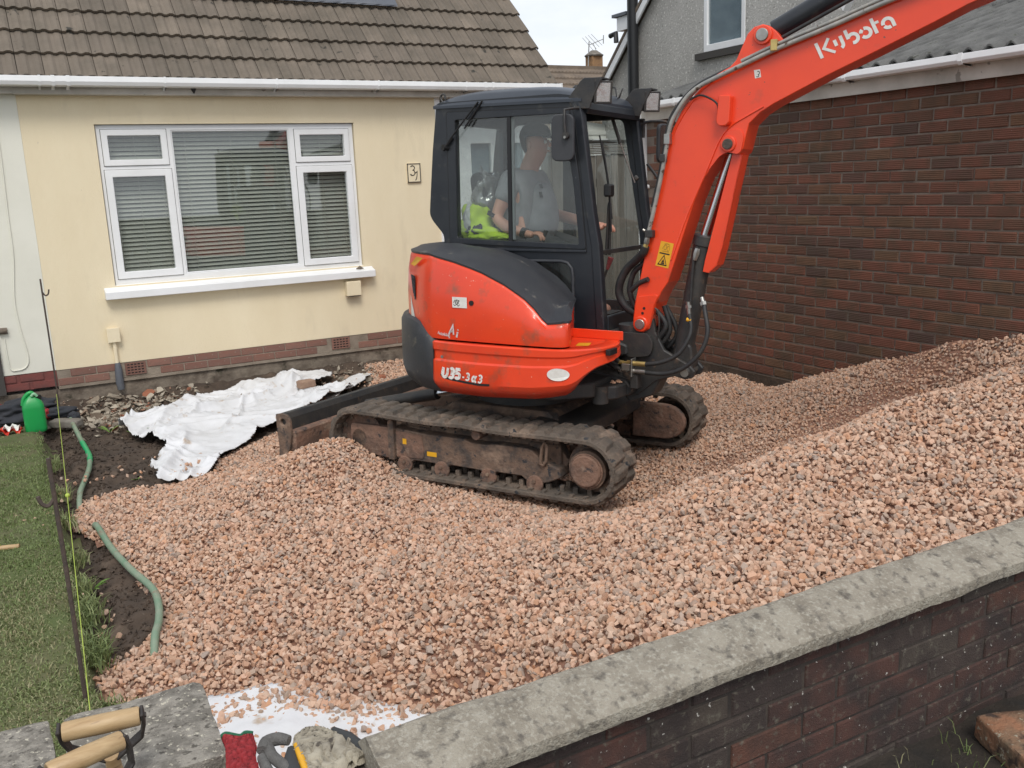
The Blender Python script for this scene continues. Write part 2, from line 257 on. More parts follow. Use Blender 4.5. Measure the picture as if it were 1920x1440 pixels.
# ================================================================ terrain
CP = np.array([(.1,4.0,.03),(.33,4.2,.03),(.42,4.7,.03),(.33,5.4,.03),(.18,5.95,.03),(.2,6.3,.03),(.5,6.65,.03),(.75,6.5,.04),(1.12,6.6,.06),(1.37,7.1,.06),(1.8,7.4,.05),(2.6,8.15,.05),(3.2,8.95,.07),(3.5,9.4,.13),(4.2,9.4,.12),(5.4,9,.1),
 (.1,3.4,.03),(.47,3.18,.04),(.76,3.02,.04),(.99,2.92,.05),(1.17,2.8,.06),(1.03,2.5,.05),(.98,2.1,.07),(1.35,2.25,.32),(1.55,2.1,.50),(1.5,2.6,.36),
 (.6,3.75,.09),(1,3.8,.14),(1.5,3.4,.25),(1,4.6,.16),(.6,5.2,.10),(1.5,4.4,.21),(2,4.3,.20),(1.3,5.3,.20),(1.0,6,.12),
 (1.45,6.05,.22),(1.60,5.90,.30),(1.70,5.66,.36),(1.86,5.75,.34),(1.84,5.50,.30),(1.97,5.58,.24),(1.96,5.36,.19),(2.15,5.12,.125),(2.36,4.79,.105),(2.55,4.46,.10),(2.75,4.16,.10),(2.55,3.95,.22),(3.0,4.0,.12),
 (3,5.4,.05),(2.6,6.2,.05),(4.1,5.2,.06),(3.6,6.5,.05),(4.5,6.5,.07),(2.2,6.7,.04),
 (2.5,3.5,.37),(3.0,3.45,.50),(3.5,3.35,.61),(4.1,3.2,.75),(4.8,2.95,.93),(5.8,2.75,1.0),
 (2,2.1,.57),(2.5,2.1,.58),(3,2.1,.59),(3.6,2.1,.61),(4.5,2.1,.74),(5.8,2.1,.9),(2.1,2.75,.46),(3.0,2.8,.60),(3.8,2.7,.73),
 (3.1,3.8,.22),(3.4,4.3,.08),(3.8,3.95,.20),(4.2,4.3,.16),(4.5,3.75,.38),(4.9,4.1,.28),(5.2,3.6,.52),(5.45,3.95,.44),
 (5.8,7.6,.12),(5.8,6.95,.14),(5.8,6.2,.185),(5.8,5.87,.16),(5.8,5.55,.245),(5.8,5,.457),(5.8,4.5,.626),(5.8,4.08,.783),(5.8,3.62,.906),(5.2,4.9,.34),(4.8,5.25,.18),(5.2,5.6,.16),(4.9,6.3,.09)], float)
def _tps(r2): return np.where(r2 > 1e-12, r2*np.log(r2+1e-12), 0)
_n = len(CP); _d = ((CP[:,None,:2]-CP[None,:,:2])**2).sum(-1)
_A = np.zeros((_n+3, _n+3)); _A[:_n,:_n] = _tps(_d)+np.eye(_n)*.003; _A[:_n,_n] = 1; _A[:_n,_n+1:] = CP[:,:2]; _A[_n:,:_n] = _A[:_n,_n:].T
_w = np.linalg.solve(_A, np.append(CP[:,2], [0, 0, 0]))
def vnoise(x, y, s, seed=0):
    x = np.asarray(x)*s; y = np.asarray(y)*s; xi = np.floor(x).astype(np.int64); yi = np.floor(y).astype(np.int64); fx = x-xi; fy = y-yi
    fx = fx*fx*(3-2*fx); fy = fy*fy*(3-2*fy)
    def h(a, b):
        v = (a*374761393+b*668265263+seed*1442695041) & 0xffffffff; v = ((v ^ (v >> 13))*1274126177) & 0xffffffff; return ((v ^ (v >> 16)) & 0xffff)/65535.0
    return (h(xi,yi)*(1-fx)+h(xi+1,yi)*fx)*(1-fy)+(h(xi,yi+1)*(1-fx)+h(xi+1,yi+1)*fx)*fy
def gh(x, y):
    x = np.atleast_1d(np.asarray(x, float)); y = np.atleast_1d(np.asarray(y, float))
    out = _w[_n]+_w[_n+1]*x+_w[_n+2]*y
    for i in range(_n): out = out+_w[i]*_tps((x-CP[i,0])**2+(y-CP[i,1])**2)
    return np.clip(out, -.02, 1.2)+(vnoise(x, y, 2.2, 3)-.5)*.05+(vnoise(x, y, 6, 5)-.5)*.025
def inpoly(px, py, poly):
    poly = np.asarray(poly); ins = np.zeros(len(px), bool); j = len(poly)-1
    for i in range(len(poly)):
        xi, yi = poly[i]; xj, yj = poly[j]
        c = ((yi > py) != (yj > py)) & (px < (xj-xi)*(py-yi)/(yj-yi+1e-12)+xi); ins ^= c; j = i
    return ins
def gridmesh(name, x0, x1, y0, y1, st, zf, m, mask=None, kind=None, parent=None, smooth=True):
    xs = np.arange(x0, x1+st/2, st); ys = np.arange(y0, y1+st/2, st); X, Y = np.meshgrid(xs, ys)
    x = X.ravel(); y = Y.ravel(); z = zf(x, y); nx = len(xs); ny = len(ys)
    i = np.arange(nx*ny).reshape(ny, nx); q = np.stack([i[:-1,:-1], i[:-1,1:], i[1:,1:], i[1:,:-1]], -1).reshape(-1, 4)
    if mask is not None:
        k = mask(x[q].mean(1), y[q].mean(1)); q = q[k]; u, inv = np.unique(q, return_inverse=True); q = inv.reshape(-1, 4); x, y, z = x[u], y[u], z[u]
    return arrmesh(name, np.stack([x, y, z], 1), q, m, parent=parent, kind=kind, smooth=smooth)
gridmesh('ground', -120, 160, -80, 200, 20, lambda x, y: x*0-.06, M['ground'], kind='structure')
# strip of rough earth in front of the garden wall (under the camera)
gridmesh('verge_soil', -.5, 6.5, .3, 1.93, .04, lambda x, y: .0+vnoise(x, y, 4, 9)*.05+vnoise(x, y, 14, 2)*.025-.04, M['soild'], kind='structure')
GP = [(.09,4.02),(.25,4.14),(.33,4.18),(.38,4.29),(.44,4.5),(.42,4.67),(.39,4.85),(.38,5.06),(.33,5.44),(.25,5.71),(.17,5.95),(.16,6.29),(.24,6.6),(.51,6.66),(.73,6.53),(1.12,6.58),(1.2,6.84),(1.42,7.11),(1.83,7.43),(2.1,7.7),(2.33,7.97),(2.59,8.15),(2.95,8.49),(3.2,8.85),(3.22,9.2),(3.3,9.48),(5.79,9.48),(5.79,2.06),(.97,2.06),(1.02,2.3),(1.08,2.55),(1.13,2.72),(1.05,2.86),(.97,2.92),(.90,2.98),(.76,3.03),(.6,3.11),(.47,3.17),(.3,3.25),(.12,3.42)]
soilz = lambda x, y: -.03+vnoise(x, y, 3, 1)*.05+vnoise(x, y, 11, 2)*.045+vnoise(x, y, 25, 4)*.03 - .05*np.exp(-((x-.17)/.06)**2)+.10*np.clip((y-9.0)/.5, 0, 1)
gridmesh('soil_bed', .0, 5.8, 2.1, 9.52, .025, lambda x, y: soilz(x, y)-.12*inpoly(x-.03, y, GP), M['soil'], mask=lambda x, y: (x < 3.6) & ((y > 6.0) | (x < 1.4) ), kind='structure')
LAWN_Z = .12
def lawnedge(y): return .06+.05*(vnoise(y, y*0, 2.3, 8)-.5)+.03*(vnoise(y, y*0, 9, 8)-.5)
gridmesh('lawn', -3.5, .2, 2.6, 9.0, .04, lambda x, y: LAWN_Z-.16*np.clip((x-lawnedge(y))/.07, 0, 1)+vnoise(x, y, 3, 4)*.03+vnoise(x, y, 9, 4)*.012-.04*np.clip((y-8.0)/.8, 0, 1), M['turf'], kind='structure')
gridmesh('gravel_bed', .0, 5.8, 2.06, 9.5, .05, lambda x, y: gh(x, y)-.014+.011*vnoise(x, y, 2.5, 14)*np.exp(-((y-4.35)/.35)**2)*(x > 3), M['gbase'], mask=lambda x, y: inpoly(x, y, GP), kind='structure')
# ---- stones: joined hull-shaped pebbles
def hull_templates(n, npts, seed, flat=(1, .8, .6)):
    r = random.Random(seed); out = []
    for _ in range(n):
        bm = bmesh.new()
        for k in range(npts):
            v = Vector((r.gauss(0, 1), r.gauss(0, 1), r.gauss(0, 1))).normalized()*(r.uniform(.82, 1.0)); bm.verts.new((v.x*.5*flat[0]*r.uniform(.9, 1.1), v.y*.5*flat[1], v.z*.5*flat[2]))
        bmesh.ops.convex_hull(bm, input=bm.verts); 
        for v in [v for v in bm.verts if not v.link_faces]: bm.verts.remove(v)
        bmesh.ops.triangulate(bm, faces=bm.faces); bm.verts.index_update()
        out.append((np.array([v.co[:] for v in bm.verts]), np.array([[v.index for v in f.verts] for f in bm.faces]))); bm.free()
    return out
def scatter(name, P, S, tmpl, m, seed, kind='stuff', tilt=1.0, parent=None):
    rg = np.random.default_rng(seed); n = len(P); ti = rg.integers(0, len(tmpl), n); q = rg.normal(size=(n, 4)); 
    if tilt < 1: q[:,1:3] *= tilt; 
    q /= np.linalg.norm(q, axis=1, keepdims=True); a, b, c, d = q.T
    Rm = np.stack([1-2*(c*c+d*d), 2*(b*c-a*d), 2*(b*d+a*c), 2*(b*c+a*d), 1-2*(b*b+d*d), 2*(c*d-a*b), 2*(b*d-a*c), 2*(c*d+a*b), 1-2*(b*b+c*c)], -1).reshape(n, 3, 3)
    co = []; fa = []; rv = []; off = 0; rn = rg.random(n)
    for k, (v, f) in enumerate(tmpl):
        s = np.where(ti == k)[0]
        if not len(s): continue
        c = np.einsum('nij,vj->nvi', Rm[s], v)*S[s][:, None, None]+P[s][:, None, :]
        co.append(c.reshape(-1, 3)); fa.append((f[None]+(off+np.arange(len(s))*len(v))[:, None, None]).reshape(-1, 3)); rv.append(np.repeat(rn[s], len(v))); off += len(s)*len(v)
    return arrmesh(name, np.concatenate(co), np.concatenate(fa), m, np.concatenate(rv), kind=kind, parent=parent)
rg = np.random.default_rng(11)
def jitgrid(x0, x1, y0, y1, st, rg):
    X, Y = np.meshgrid(np.arange(x0, x1, st), np.arange(y0, y1, st)); x = X.ravel()+rg.uniform(-.5, .5, X.size)*st; y = Y.ravel()+rg.uniform(-.5, .5, X.size)*st; return x, y
T1 = hull_templates(20, 13, 3, (1.02, .84, .68))
px, py = jitgrid(.05, 5.8, 2.06, 9.45, .0184, rg)
vis = inpoly(px, py, GP) & (px-(py-8)*.0 < 5.79)
vis &= ~((px > 3.9) & (py > 7.3)); vis &= ~((px > 4.6) & (py < 2.9) & (py < 2.3))
px, py = px[vis], py[vis]
gz = gh(px, py); S = rg.lognormal(-3.44, .30, len(px)); S = np.clip(S, .014, .058); rut = np.exp(-((py-4.45+.12*(px-4))/.33)**2)*(px > 3.0)*vnoise(px, py, 2.5, 14); S *= .93-.34*rut
e1 = scatter('gravel', np.stack([px, py, gz+rg.uniform(-.012, .012, len(px))], 1), S, T1, M['stone'], 5)
tag(e1, 'salmon pink gravel spread and heaped across the driveway', 'gravel')
# loose stones on the membrane, soil and lawn edge
lx = []; ly = []
for (cx, cy, sx, sy, n) in ((.78,2.84,.22,.10,24),(.98,2.6,.06,.14,18),(.5,3.06,.12,.06,14),(.9,2.86,.2,.06,24),(.6,3.0,.2,.06,18),(.30,4.45,.07,.10,26),(.24,4.7,.05,.2,14),(2.5,8.15,.25,.25,60),(1.3,7.3,.3,.2,30),(.9,6.75,.25,.10,30),(-.0,6.0,.08,.3,14),(.3,6.8,.2,.15,18),(2.9,8.9,.2,.2,40)):
    lx += list(rg.normal(cx, sx, n)); ly += list(rg.normal(cy, sy, n))
lx = np.array(lx); ly = np.array(ly); k = ~inpoly(lx, ly, GP); lx, ly = lx[k], ly[k]
lz = np.where(lx < .1, LAWN_Z+.012, np.where(ly > 6, .10, .085)); lz = np.where((lx > .15) & (lx < .45) & (ly > 4) & (ly < 5.2), .03, lz)
o = scatter('scattered_stones', np.stack([lx, ly, lz], 1), np.clip(rg.lognormal(-3.5, .25, len(lx)), .015, .045), T1, M['stone'], 6)
tag(o, 'loose pink stones strayed off the gravel edge onto membrane and soil', 'stones')
# ---- broken mortar and clods by the house
T2 = hull_templates(10, 9, 8, (1, .8, .45))
n = 4200; rx = rg.uniform(.30, 3.3, n); ry = rg.normal(8.88, .27, n); ry = np.clip(ry, 8.1, 9.45); k = rg.random(n) < np.where(rx < 1.7, 1, .35)*np.clip(vnoise(rx, ry, 4, 12)*1.8-.3, .1, 1); rx, ry = rx[k], ry[k]
o = scatter('mortar_rubble', np.stack([rx, ry, soilz(rx, ry)+.02], 1), np.clip(rg.lognormal(-3.05, .55, len(rx)), .015, .17), T2, M['rubble'], 9, tilt=.35)
tag(o, 'broken pale mortar and stone rubble on the soil below the cream wall', 'rubble')
n = 9000; cx = rg.uniform(.10, 1.3, n); cy = rg.uniform(3.3, 8.9, n); k = (rg.random(n) < np.where(cx < .45, 1, .5)) & ~inpoly(cx, cy, GP); cx, cy = cx[k], cy[k]
n = 2600; ax1 = rg.uniform(-1.2, .1, n); ay1 = rg.normal(8.35, .35, n); k = (ay1 < 8.95) & (vnoise(ax1, ay1, 4, 41) > .35); cx = np.concatenate([cx, ax1[k]]); cy = np.concatenate([cy, ay1[k]]); cz_ = np.where(cx < .1, LAWN_Z+.005-.04*np.clip((cy-8)/.8, 0, 1), soilz(cx, cy)+.004)
o = scatter('soil_clods', np.stack([cx, cy, cz_], 1), np.clip(rg.lognormal(-3.7, .5, len(cx)), .008, .08), T2, M['soil'], 10)
tag(o, 'dark crumbled soil clods along the lawn edge trench', 'soil')
# ---- grass
def grass(name, x, y, z, h, label, seed, wd=.0035):
    rg = np.random.default_rng(seed); n = len(x); a = rg.uniform(0, 6.283, n); ln = rg.uniform(.2, 1.1, n)*h; b = rg.uniform(0, 6.283, n)
    dx, dy = np.cos(a)*wd, np.sin(a)*wd; tx, ty = np.cos(b)*ln, np.sin(b)*ln; p = np.stack([x, y, z], 1)
    s = np.stack([dx, dy, 0*dx], 1); md = np.stack([tx*.35, ty*.35, h*.65], 1); tp = np.stack([tx, ty, h*rg.uniform(.6, 1, n)], 1)
    co = np.stack([p-s, p+s, p+md+s*.7, p+md-s*.7, p+tp], 1).reshape(-1, 3); i = np.arange(n)*5
    f = np.concatenate([np.stack([i, i+1, i+2], 1), np.stack([i, i+2, i+3], 1), np.stack([i+3, i+2, i+4], 1)])
    rv = np.clip(vnoise(x, y, 1.6, 2)*.9+rg.normal(0, .12, n), 0, .99)
    o = arrmesh(name, co, f, M['grassm'], np.repeat(rv, 5), kind='stuff'); return tag(o, label, 'grass')
n = 190000; gx = rg.uniform(-1.9, .12, n); gy = 2.65+(rg.random(n)**1.25)*6.0; k = (gx < lawnedge(gy)+.03) & (rg.random(n) < np.clip((8.3-gy)*1.0, .15, 1)*np.clip(vnoise(gx, gy, 3.3, 31)*2.6-.1, .30, 1)); gx, gy = gx[k], gy[k]
gz_ = LAWN_Z+vnoise(gx, gy, 3, 4)*.03-.04*np.clip((gy-8)/.8, 0, 1)
grass('lawn_grass', gx, gy, gz_, .020*(.5+.9*rg.random(len(gx))), 'short patchy green lawn beside the gravelled drive', 21)
# overhanging edge tufts
tx_ = []; ty_ = []
for c in (3.55, 4.05, 4.18, 4.5, 4.62, 4.9, 5.3, 6.0, 6.6, 7.4): m_ = 170; tx_ += list(rg.normal(.12, .03, m_)); ty_ += list(rg.normal(c, .05, m_))
tx_ = np.array(tx_); ty_ = np.array(ty_); grass('edge_tufts', tx_, ty_, np.full(len(tx_), .06), .07*(.5+rg.random(len(tx_))), 'yellowing grass tufts hanging over the cut lawn edge', 22)
n = 900; vx = rg.uniform(2.0, 3.4, n); vy = rg.uniform(1.0, 1.86, n); k = rg.random(n) < vnoise(vx, vy, 3, 6)**2; grass('verge_grass', vx[k], vy[k], np.full(k.sum(), .0), .05*(.5+rg.random(k.sum())), 'thin grass wisps on dark earth at the foot of the garden wall', 23, .0018)

# ================================================================ brick helpers
def brickmesh(name, L, Hh, D, seed, m, ch=.0035):
    """a brick with its face at -y, length along x; slightly uneven corners, chamfered face edge"""
    r = random.Random(seed); j = lambda s: r.uniform(-s, s)
    bm = bmesh.new(); back = [bm.verts.new((sx*L/2, D, sz*Hh/2)) for sx, sz in ((-1,-1),(1,-1),(1,1),(-1,1))]
    mid = [bm.verts.new((sx*L/2+j(.002), ch+j(.001), sz*Hh/2+j(.002))) for sx, sz in ((-1,-1),(1,-1),(1,1),(-1,1))]
    fr = [bm.verts.new((sx*(L/2-ch)+j(.002), j(.0015), sz*(Hh/2-ch)+j(.0015))) for sx, sz in ((-1,-1),(1,-1),(1,1),(-1,1))]
    bm.faces.new(fr)
    for A, B in ((fr, mid), (mid, back)):
        for i in range(4): bm.faces.new((A[i], A[(i+1) % 4], B[(i+1) % 4], B[i]))
    bmesh.ops.recalc_face_normals(bm, faces=bm.faces); me = bpy.data.meshes.new(name); bm.to_mesh(me); bm.free(); me.materials.append(m); return me
def put(name, me, parent, loc, rotz=0, scale=None):
    o = bpy.data.objects.new(name, me); sc.collection.objects.link(o); o.parent = parent; o.location = loc; o.rotation_euler = (0, 0, rotz)
    if scale: o.scale = scale
    return o
def joined(name, items, m, parent=None, label=None):
    """items: (mesh, matrix, rnd) joined to one stuff part"""
    co = []; fa = []; rv = []; off = 0
    for me, mt, rn in items:
        v = np.empty(len(me.vertices)*3); me.vertices.foreach_get('co', v); v = v.reshape(-1, 3); A = np.array(mt)
        co.append(v @ A[:3,:3].T+A[:3,3]); f = np.array([list(p.vertices) for p in me.polygons]); fa.append(f+off); rv.append(np.full(len(v), rn)); off += len(v)
    return arrmesh(name, np.concatenate(co), np.concatenate(fa), m, np.concatenate(rv), parent=parent, kind='stuff')

# ================================================================ the cream house  (front at Y = 9.5)
HY = 9.5
house = empty('house', 'cream rendered bungalow with white window, blinds and number 31', 'house', (2.3, HY, .28))
def hpart(o, p=None):
    p = p or house; o.parent = p
    if p.parent is None: o.matrix_parent_inverse = Matrix.Translation(p.location).inverted()
    return o
# the house Empty sits at its base; parts are written in world coordinates and offset by its inverse
WX0, WX1, WZ0, WZ1 = .905, 3.395, 1.19, 2.672
XC = 4.345
o = pr('wall', [(.30,.452),(XC,.452),(XC,3.0),(.30,3.0)], HY, HY+.28, M['render'], ax='y', holes=[[(WX0,WZ0),(WX1,WZ0),(WX1,WZ1),(WX0,WZ1)]]); hpart(o)
for nm, lab in (('lintel', None),): hpart(bx('lintel', WX0-.01, WX1+.005, HY-.004, HY+.05, WZ1, WZ1+.085, M['render']))
hpart(bx('side_wall', XC-.28, XC+.001, HY+.281, HY+8, .2, 3.0, M['render']))
hpart(bx('corner_trim', XC-.015, XC+.045, HY-.012, HY+.06, .2, 2.93, M['upvc']))
# plinth: two courses of brick on a concrete foundation
pb = bx('plinth_mortar', .30, XC, HY+.006, HY+.27, .30, .452, M['mortarh']); hpart(pb)
hpart(bx('damp_course', .30, XC, HY-.012, HY+.2, .272, .298, M['mortarh']))
bm = bmesh.new(); xs = np.arange(-1.2, 5.9, .1)
rings = [[(x, HY+.012+.012*noise.noise((x*3, 0, z*9)), z) for z in (-.1, .0, .07, .14, .21, .27)] for x in xs]
loft(bm, rings); box(bm, -1.2, 5.8, HY+.03, HY+.28, -.1, .27); hpart(bobj('foundation', bm, M['found']))
HB = [brickmesh('brick', .219, .0685, .08, s, M['brickh']) for s in range(4)]
airs = ((.895, 1.085), (2.968, 3.17))
for c in range(2):
    x = .30+(.114 if c else 0)
    while x < XC-.05:
        z = .335+c*.078; x0, x1 = x, min(x+.228, XC)
        if not any(x0+.012 < b and x1-.012 > a for a, b in airs):
            put('brick', HB[rnd.randrange(4)], house, (x0+.114-2.3, rnd.uniform(-.002, .002), z-.28), 0, ((x1-x0-.012)/.216, 1, 1))
        x += .228
def airbrick(x0, x1):
    z0, z1 = .322, .442; bm = bmesh.new(); hs = []
    for i in range(5):
        for j in range(4):
            a = x0+.02+i*(x1-x0-.03)/5; b = a+(x1-x0)/5-.016; z = z0+.012+j*.027; hs.append([(a, z), (b, z), (b, z+.013), (a, z+.013)])
    o = pr('air_brick', [(x0, z0), (x1, z0), (x1, z1), (x0, z1)], HY-.006, HY+.0015, M['brickh'], holes=hs); hpart(o)
    hpart(bx('air_brick_dark_back', x0, x1, HY+.002, HY+.0055, z0, z1, M['interior']))  # dark sheet standing in for the shade inside the holes
for a, b in airs: airbrick(a, b)
# --- window
def uwin(parent_name, X0, X1, Z0, Z1, y, parent, cells, blinds=True, glassm=None, mfr=None, fw=.05):
    """cells: (x0,x1,z0,z1, sash?) of glass; frame drawn round"""
    mfr = mfr or M['upvc']; glassm = glassm or M['glassh']
    f = pr(parent_name, [(X0,Z0),(X1,Z0),(X1,Z1),(X0,Z1)], y, y+.06, mfr, holes=[[(c[5],c[7]),(c[6],c[7]),(c[6],c[8]),(c[5],c[8])] for c in cells], bev=.003); hpart(f, parent)
    for (a, b, z0, z1, sash, sx0, sx1, sz0, sz1) in cells:
        g = bx('pane', a-.005, b+.005, y+.028, y+.034, z0-.005, z1+.005, glassm); g.parent = f
        sm = .018 if sash else .0
        s = pr('sash' if sash else 'bead', [(sx0,sz0),(sx1,sz0),(sx1,sz1),(sx0,sz1)], y-.014 if sash else y+.006, y+.045, mfr, holes=[[(a,z0),(b,z0),(b,z1),(a,z1)]], bev=.004); s.parent = f
        if sash:   # dark gasket line round the sash
            g2 = pr('gasket', [(sx0-.004,sz0-.004),(sx1+.004,sz0-.004),(sx1+.004,sz1+.004),(sx0-.004,sz1+.004)], y-.002, y+.03, M['felt'], holes=[[(sx0+.002,sz0+.002),(sx1-.002,sz0+.002),(sx1-.002,sz1-.002),(sx0+.002,sz1-.002)]]); g2.parent = f
    return f
def cell(a, b, z0, z1, sash, m=.062): return (a, b, z0, z1, sash, a-m, b+m, z0-m, z1+m)
cells = [cell(1.006,1.474,2.353,2.572,1,.055), cell(1.008,1.476,1.312,2.196,1,.065), (1.585,2.70,1.265,2.605,0,1.572,2.713,1.252,2.618), cell(2.82,3.285,2.343,2.559,1,.055), cell(2.824,3.287,1.301,2.182,1,.065)]
win = uwin('window', WX0+.008, WX1-.006, WZ0+.005, WZ1-.002, HY+.03, house, cells)
bsl = bpy.data.meshes.new('blind_slat'); bm = bmesh.new()
prof = [(-.012, -.0155), (-.005, -.005), (.003, .005), (.012, .0145)]
loft(bm, [[(-.5, a, b) for a, b in prof], [(.5, a, b) for a, b in prof]]); bm.to_mesh(bsl); bm.free(); bsl.materials.append(M['blind'])
for (xa, xb) in ((.96, 1.53), (1.57, 2.72), (2.77, 3.34)):
    z = 1.24
    while z < 2.62:
        o = put('blind_slat', bsl, win, ((xa+xb)/2, HY+.145, z), 0, (xb-xa, 1.05, 1.05)); o.rotation_euler = (R(rnd.uniform(-1.5, 1.5)), R(rnd.uniform(-.12, .12)), 0); z += .0405
    for xx in (xa+.12*(xb-xa), xa+.88*(xb-xa), (xa+xb)/2): cyl('blind_cord', (xx, HY+.13, 1.22), (xx, HY+.13, 2.65), .0022, M['blind'], win, 5)
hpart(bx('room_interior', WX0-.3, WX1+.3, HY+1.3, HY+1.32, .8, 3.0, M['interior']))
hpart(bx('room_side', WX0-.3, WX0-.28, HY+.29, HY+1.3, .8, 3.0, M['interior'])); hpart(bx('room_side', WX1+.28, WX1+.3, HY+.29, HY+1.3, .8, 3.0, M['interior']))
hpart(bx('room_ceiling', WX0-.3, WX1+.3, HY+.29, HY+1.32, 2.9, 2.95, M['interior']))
# sill
bm = bmesh.new(); loft(bm, [[(x, HY-.10, 1.072), (x, HY-.10, 1.142), (x, HY-.02, 1.165), (x, HY+.04, 1.20), (x, HY+.04, 1.072)] for x in (.802, 3.488)], closed=True, capends=True)
hpart(bobj('sill', bm, M['upvc'], bev=.004))
hpart(tb('snail_like_stone', [(3.29, HY-.05, 1.166), (3.33, HY-.05, 1.178), (3.37, HY-.05, 1.165)], [.004, .018, .004], M['found'], n=8))
# --- small fittings on the wall
def vcover(name, x0, x1, z0, z1, d, m): return hpart(bx(name, x0, x1, HY-d, HY, z0, z1, m, bev=.006))
b1 = vcover('utility_box', .774, .880, .668, .795, .055, M['render']); bx('box_lid', .770, .884, HY-.062, HY-.056, .662, .80, M['render'], b1, bev=.003)
hpart(tb('conduit', [(.828, HY-.025, .668), (.828, HY-.025, .40)], .019, M['render'], n=10))
hpart(tb('tarred_pipe', [(.83, HY-.03, .46), (.832, HY-.03, .40), (.828, HY-.035, .27), (.835, HY-.03, .2)], [.024, .034, .038, .033], M['lead'], n=9))
v2 = vcover('vent_cowl', 3.158, 3.318, .885, 1.04, .09, M['render']); bx('vent_mouth', 3.17, 3.306, HY-.085, HY-.01, .878, .884, M['interior'], v2)
# number plate 31
npl = hpart(bx('number_plate', 3.960, 4.116, HY-.016, HY-.002, 2.041, 2.243, M['render']))
for q in ((3.960, 4.116, 2.041, 2.050), (3.960, 4.116, 2.234, 2.243), (3.960, 3.969, 2.041, 2.243), (4.107, 4.116, 2.041, 2.243)): bx('plate_border', q[0], q[1], HY-.020, HY-.0165, q[2], q[3], M['felt'], npl)
def stroke(name, paths, frame, wd, m, parent, depth=.0008, closed=False):
    """flat print: poly-strokes in 2-D placed by frame(u,v)->Vector, normal offset built in"""
    bm = bmesh.new()
    for path in paths:
        ww = path[0] if isinstance(path[0], (int, float)) else wd; pts = [Vector((*p, 0)) for p in (path[1:] if isinstance(path[0], (int, float)) else path)]
        L = []; Rr = []
        for i, p in enumerate(pts):
            a = (pts[i]-pts[i-1]).normalized() if i else (pts[1]-pts[0]).normalized(); b = (pts[i+1]-pts[i]).normalized() if i < len(pts)-1 else a
            t = (a+b).normalized() if (a+b).length > .1 else a; nn = Vector((-t.y, t.x, 0)); k = 1/max(.5, math.sqrt((1+a.dot(b))/2)); L.append(p+nn*ww/2*k); Rr.append(p-nn*ww/2*k)
        A = [bm.verts.new(frame(q.x, q.y)) for q in L]; B = [bm.verts.new(frame(q.x, q.y)) for q in Rr]
        for i in range(len(A)-1): bm.faces.new((A[i], A[i+1], B[i+1], B[i]))
    return bobj(name, bm, m, parent)
def arc(cx, cy, r, a0, a1, n=10, ry=None): return [(cx+r*math.cos(R(a0+(a1-a0)*i/n)), cy+(ry or r)*math.sin(R(a0+(a1-a0)*i/n))) for i in range(n+1)]
fr31 = lambda u, v: Vector((u, HY-.0185, v))
stroke('number_print', [arc(4.022,2.195,.024,150,-80,8)+arc(4.018,2.145,.030,70,-150,10), [(4.050,2.140),(4.066,2.148),(4.076,2.158),(4.070,2.11),(4.062,2.080),(4.050,2.064)], [(4.0,2.128),(4.008,2.124)]], fr31, .009, M['black'], npl)
# --- fascia, gutter
hpart(bx('fascia', .28, 5.78, HY-.115, HY-.09, 2.925, 3.07, M['fascia'])); hpart(bx('soffit', .28, 5.78, HY-.09, HY+.01, 2.925, 2.945, M['fascia']))
GPF = [(-.255, 3.066), (-.26, 3.02), (-.245, 2.988), (-.135, 2.984), (-.118, 3.066), (-.124, 3.066), (-.140, 2.994), (-.24, 2.997), (-.251, 3.022), (-.247, 3.066)]
bm = bmesh.new(); loft(bm, [[(x, HY+a, z) for a, z in GPF] for x in (-3.5, 5.81)], closed=True, capends=True); gut = hpart(bobj('gutter', bm, M['upvc'], bev=.002))
def bracket(x, wd=.02):
    bm = bmesh.new(); loft(bm, [[(xx, HY+a*1.0+(-.004 if a < -.16 else .002), z+(.005 if z > 3.05 else -.005)) for a, z in GPF[:5]]+[(xx, HY-.115, 2.96)] for xx in (x-wd/2, x+wd/2)], closed=True, capends=True)
    return bobj('gutter_bracket', bm, M['upvc'], gut)
for x in (.494, 1.529, 2.563, 3.61, 4.609, 5.6, -.6): bracket(x)
for x in (.60, .72, 4.84, 4.93): bracket(x, .03)
bx('gutter_stop', 5.80, 5.815, HY-.265, HY-.11, 2.98, 3.072, M['upvc'], gut)
hpart(tb('wasp_nest_hole', [(1.80, HY-.117, 2.985), (1.80, HY-.118, 2.94)], [.028, .006], M['interior'], n=7))
# --- roof tiles: profiled concrete interlocking tiles, 47 degree pitch
TAN = 1.0724; PIT = math.atan(TAN); TW, TG = .209, .298
def tilemesh(seed):
    r = random.Random(seed); bm = bmesh.new(); nx = 16; W = TW-.005; rows = []
    def zf(u):
        t = (u*2) % 1.0; return .015*math.exp(-((t-.62)/.27)**6)
    for (v, lift) in ((0, .036), (TG*1.05, .004)):
        rows.append([(-W/2+W*i/nx, v, lift+zf(i/nx)+r.uniform(-.0007, .0007)) for i in range(nx+1)])
    th = .024
    fr = [(x, y+.001, z-th) for x, y, z in rows[0]]
    V = [[bm.verts.new(p) for p in rr] for rr in (fr, rows[0], rows[1])]
    for a, b in zip(V, V[1:]):
        for i in range(nx): bm.faces.new((a[i], a[i+1], b[i+1], b[i]))
    for s in (0, nx):
        x = rows[0][s][0]; a = bm.verts.new((x, 0.001, rows[0][s][2]-th)); b = bm.verts.new((x, TG*1.05, rows[1][s][2]-th)); bm.faces.new((V[1][s], V[2][s], b, a))
    me = bpy.data.meshes.new('roof_tile'); bm.to_mesh(me); bm.free(); me.materials.append(M['tile']); return me
TM = [tilemesh(i) for i in range(5)]
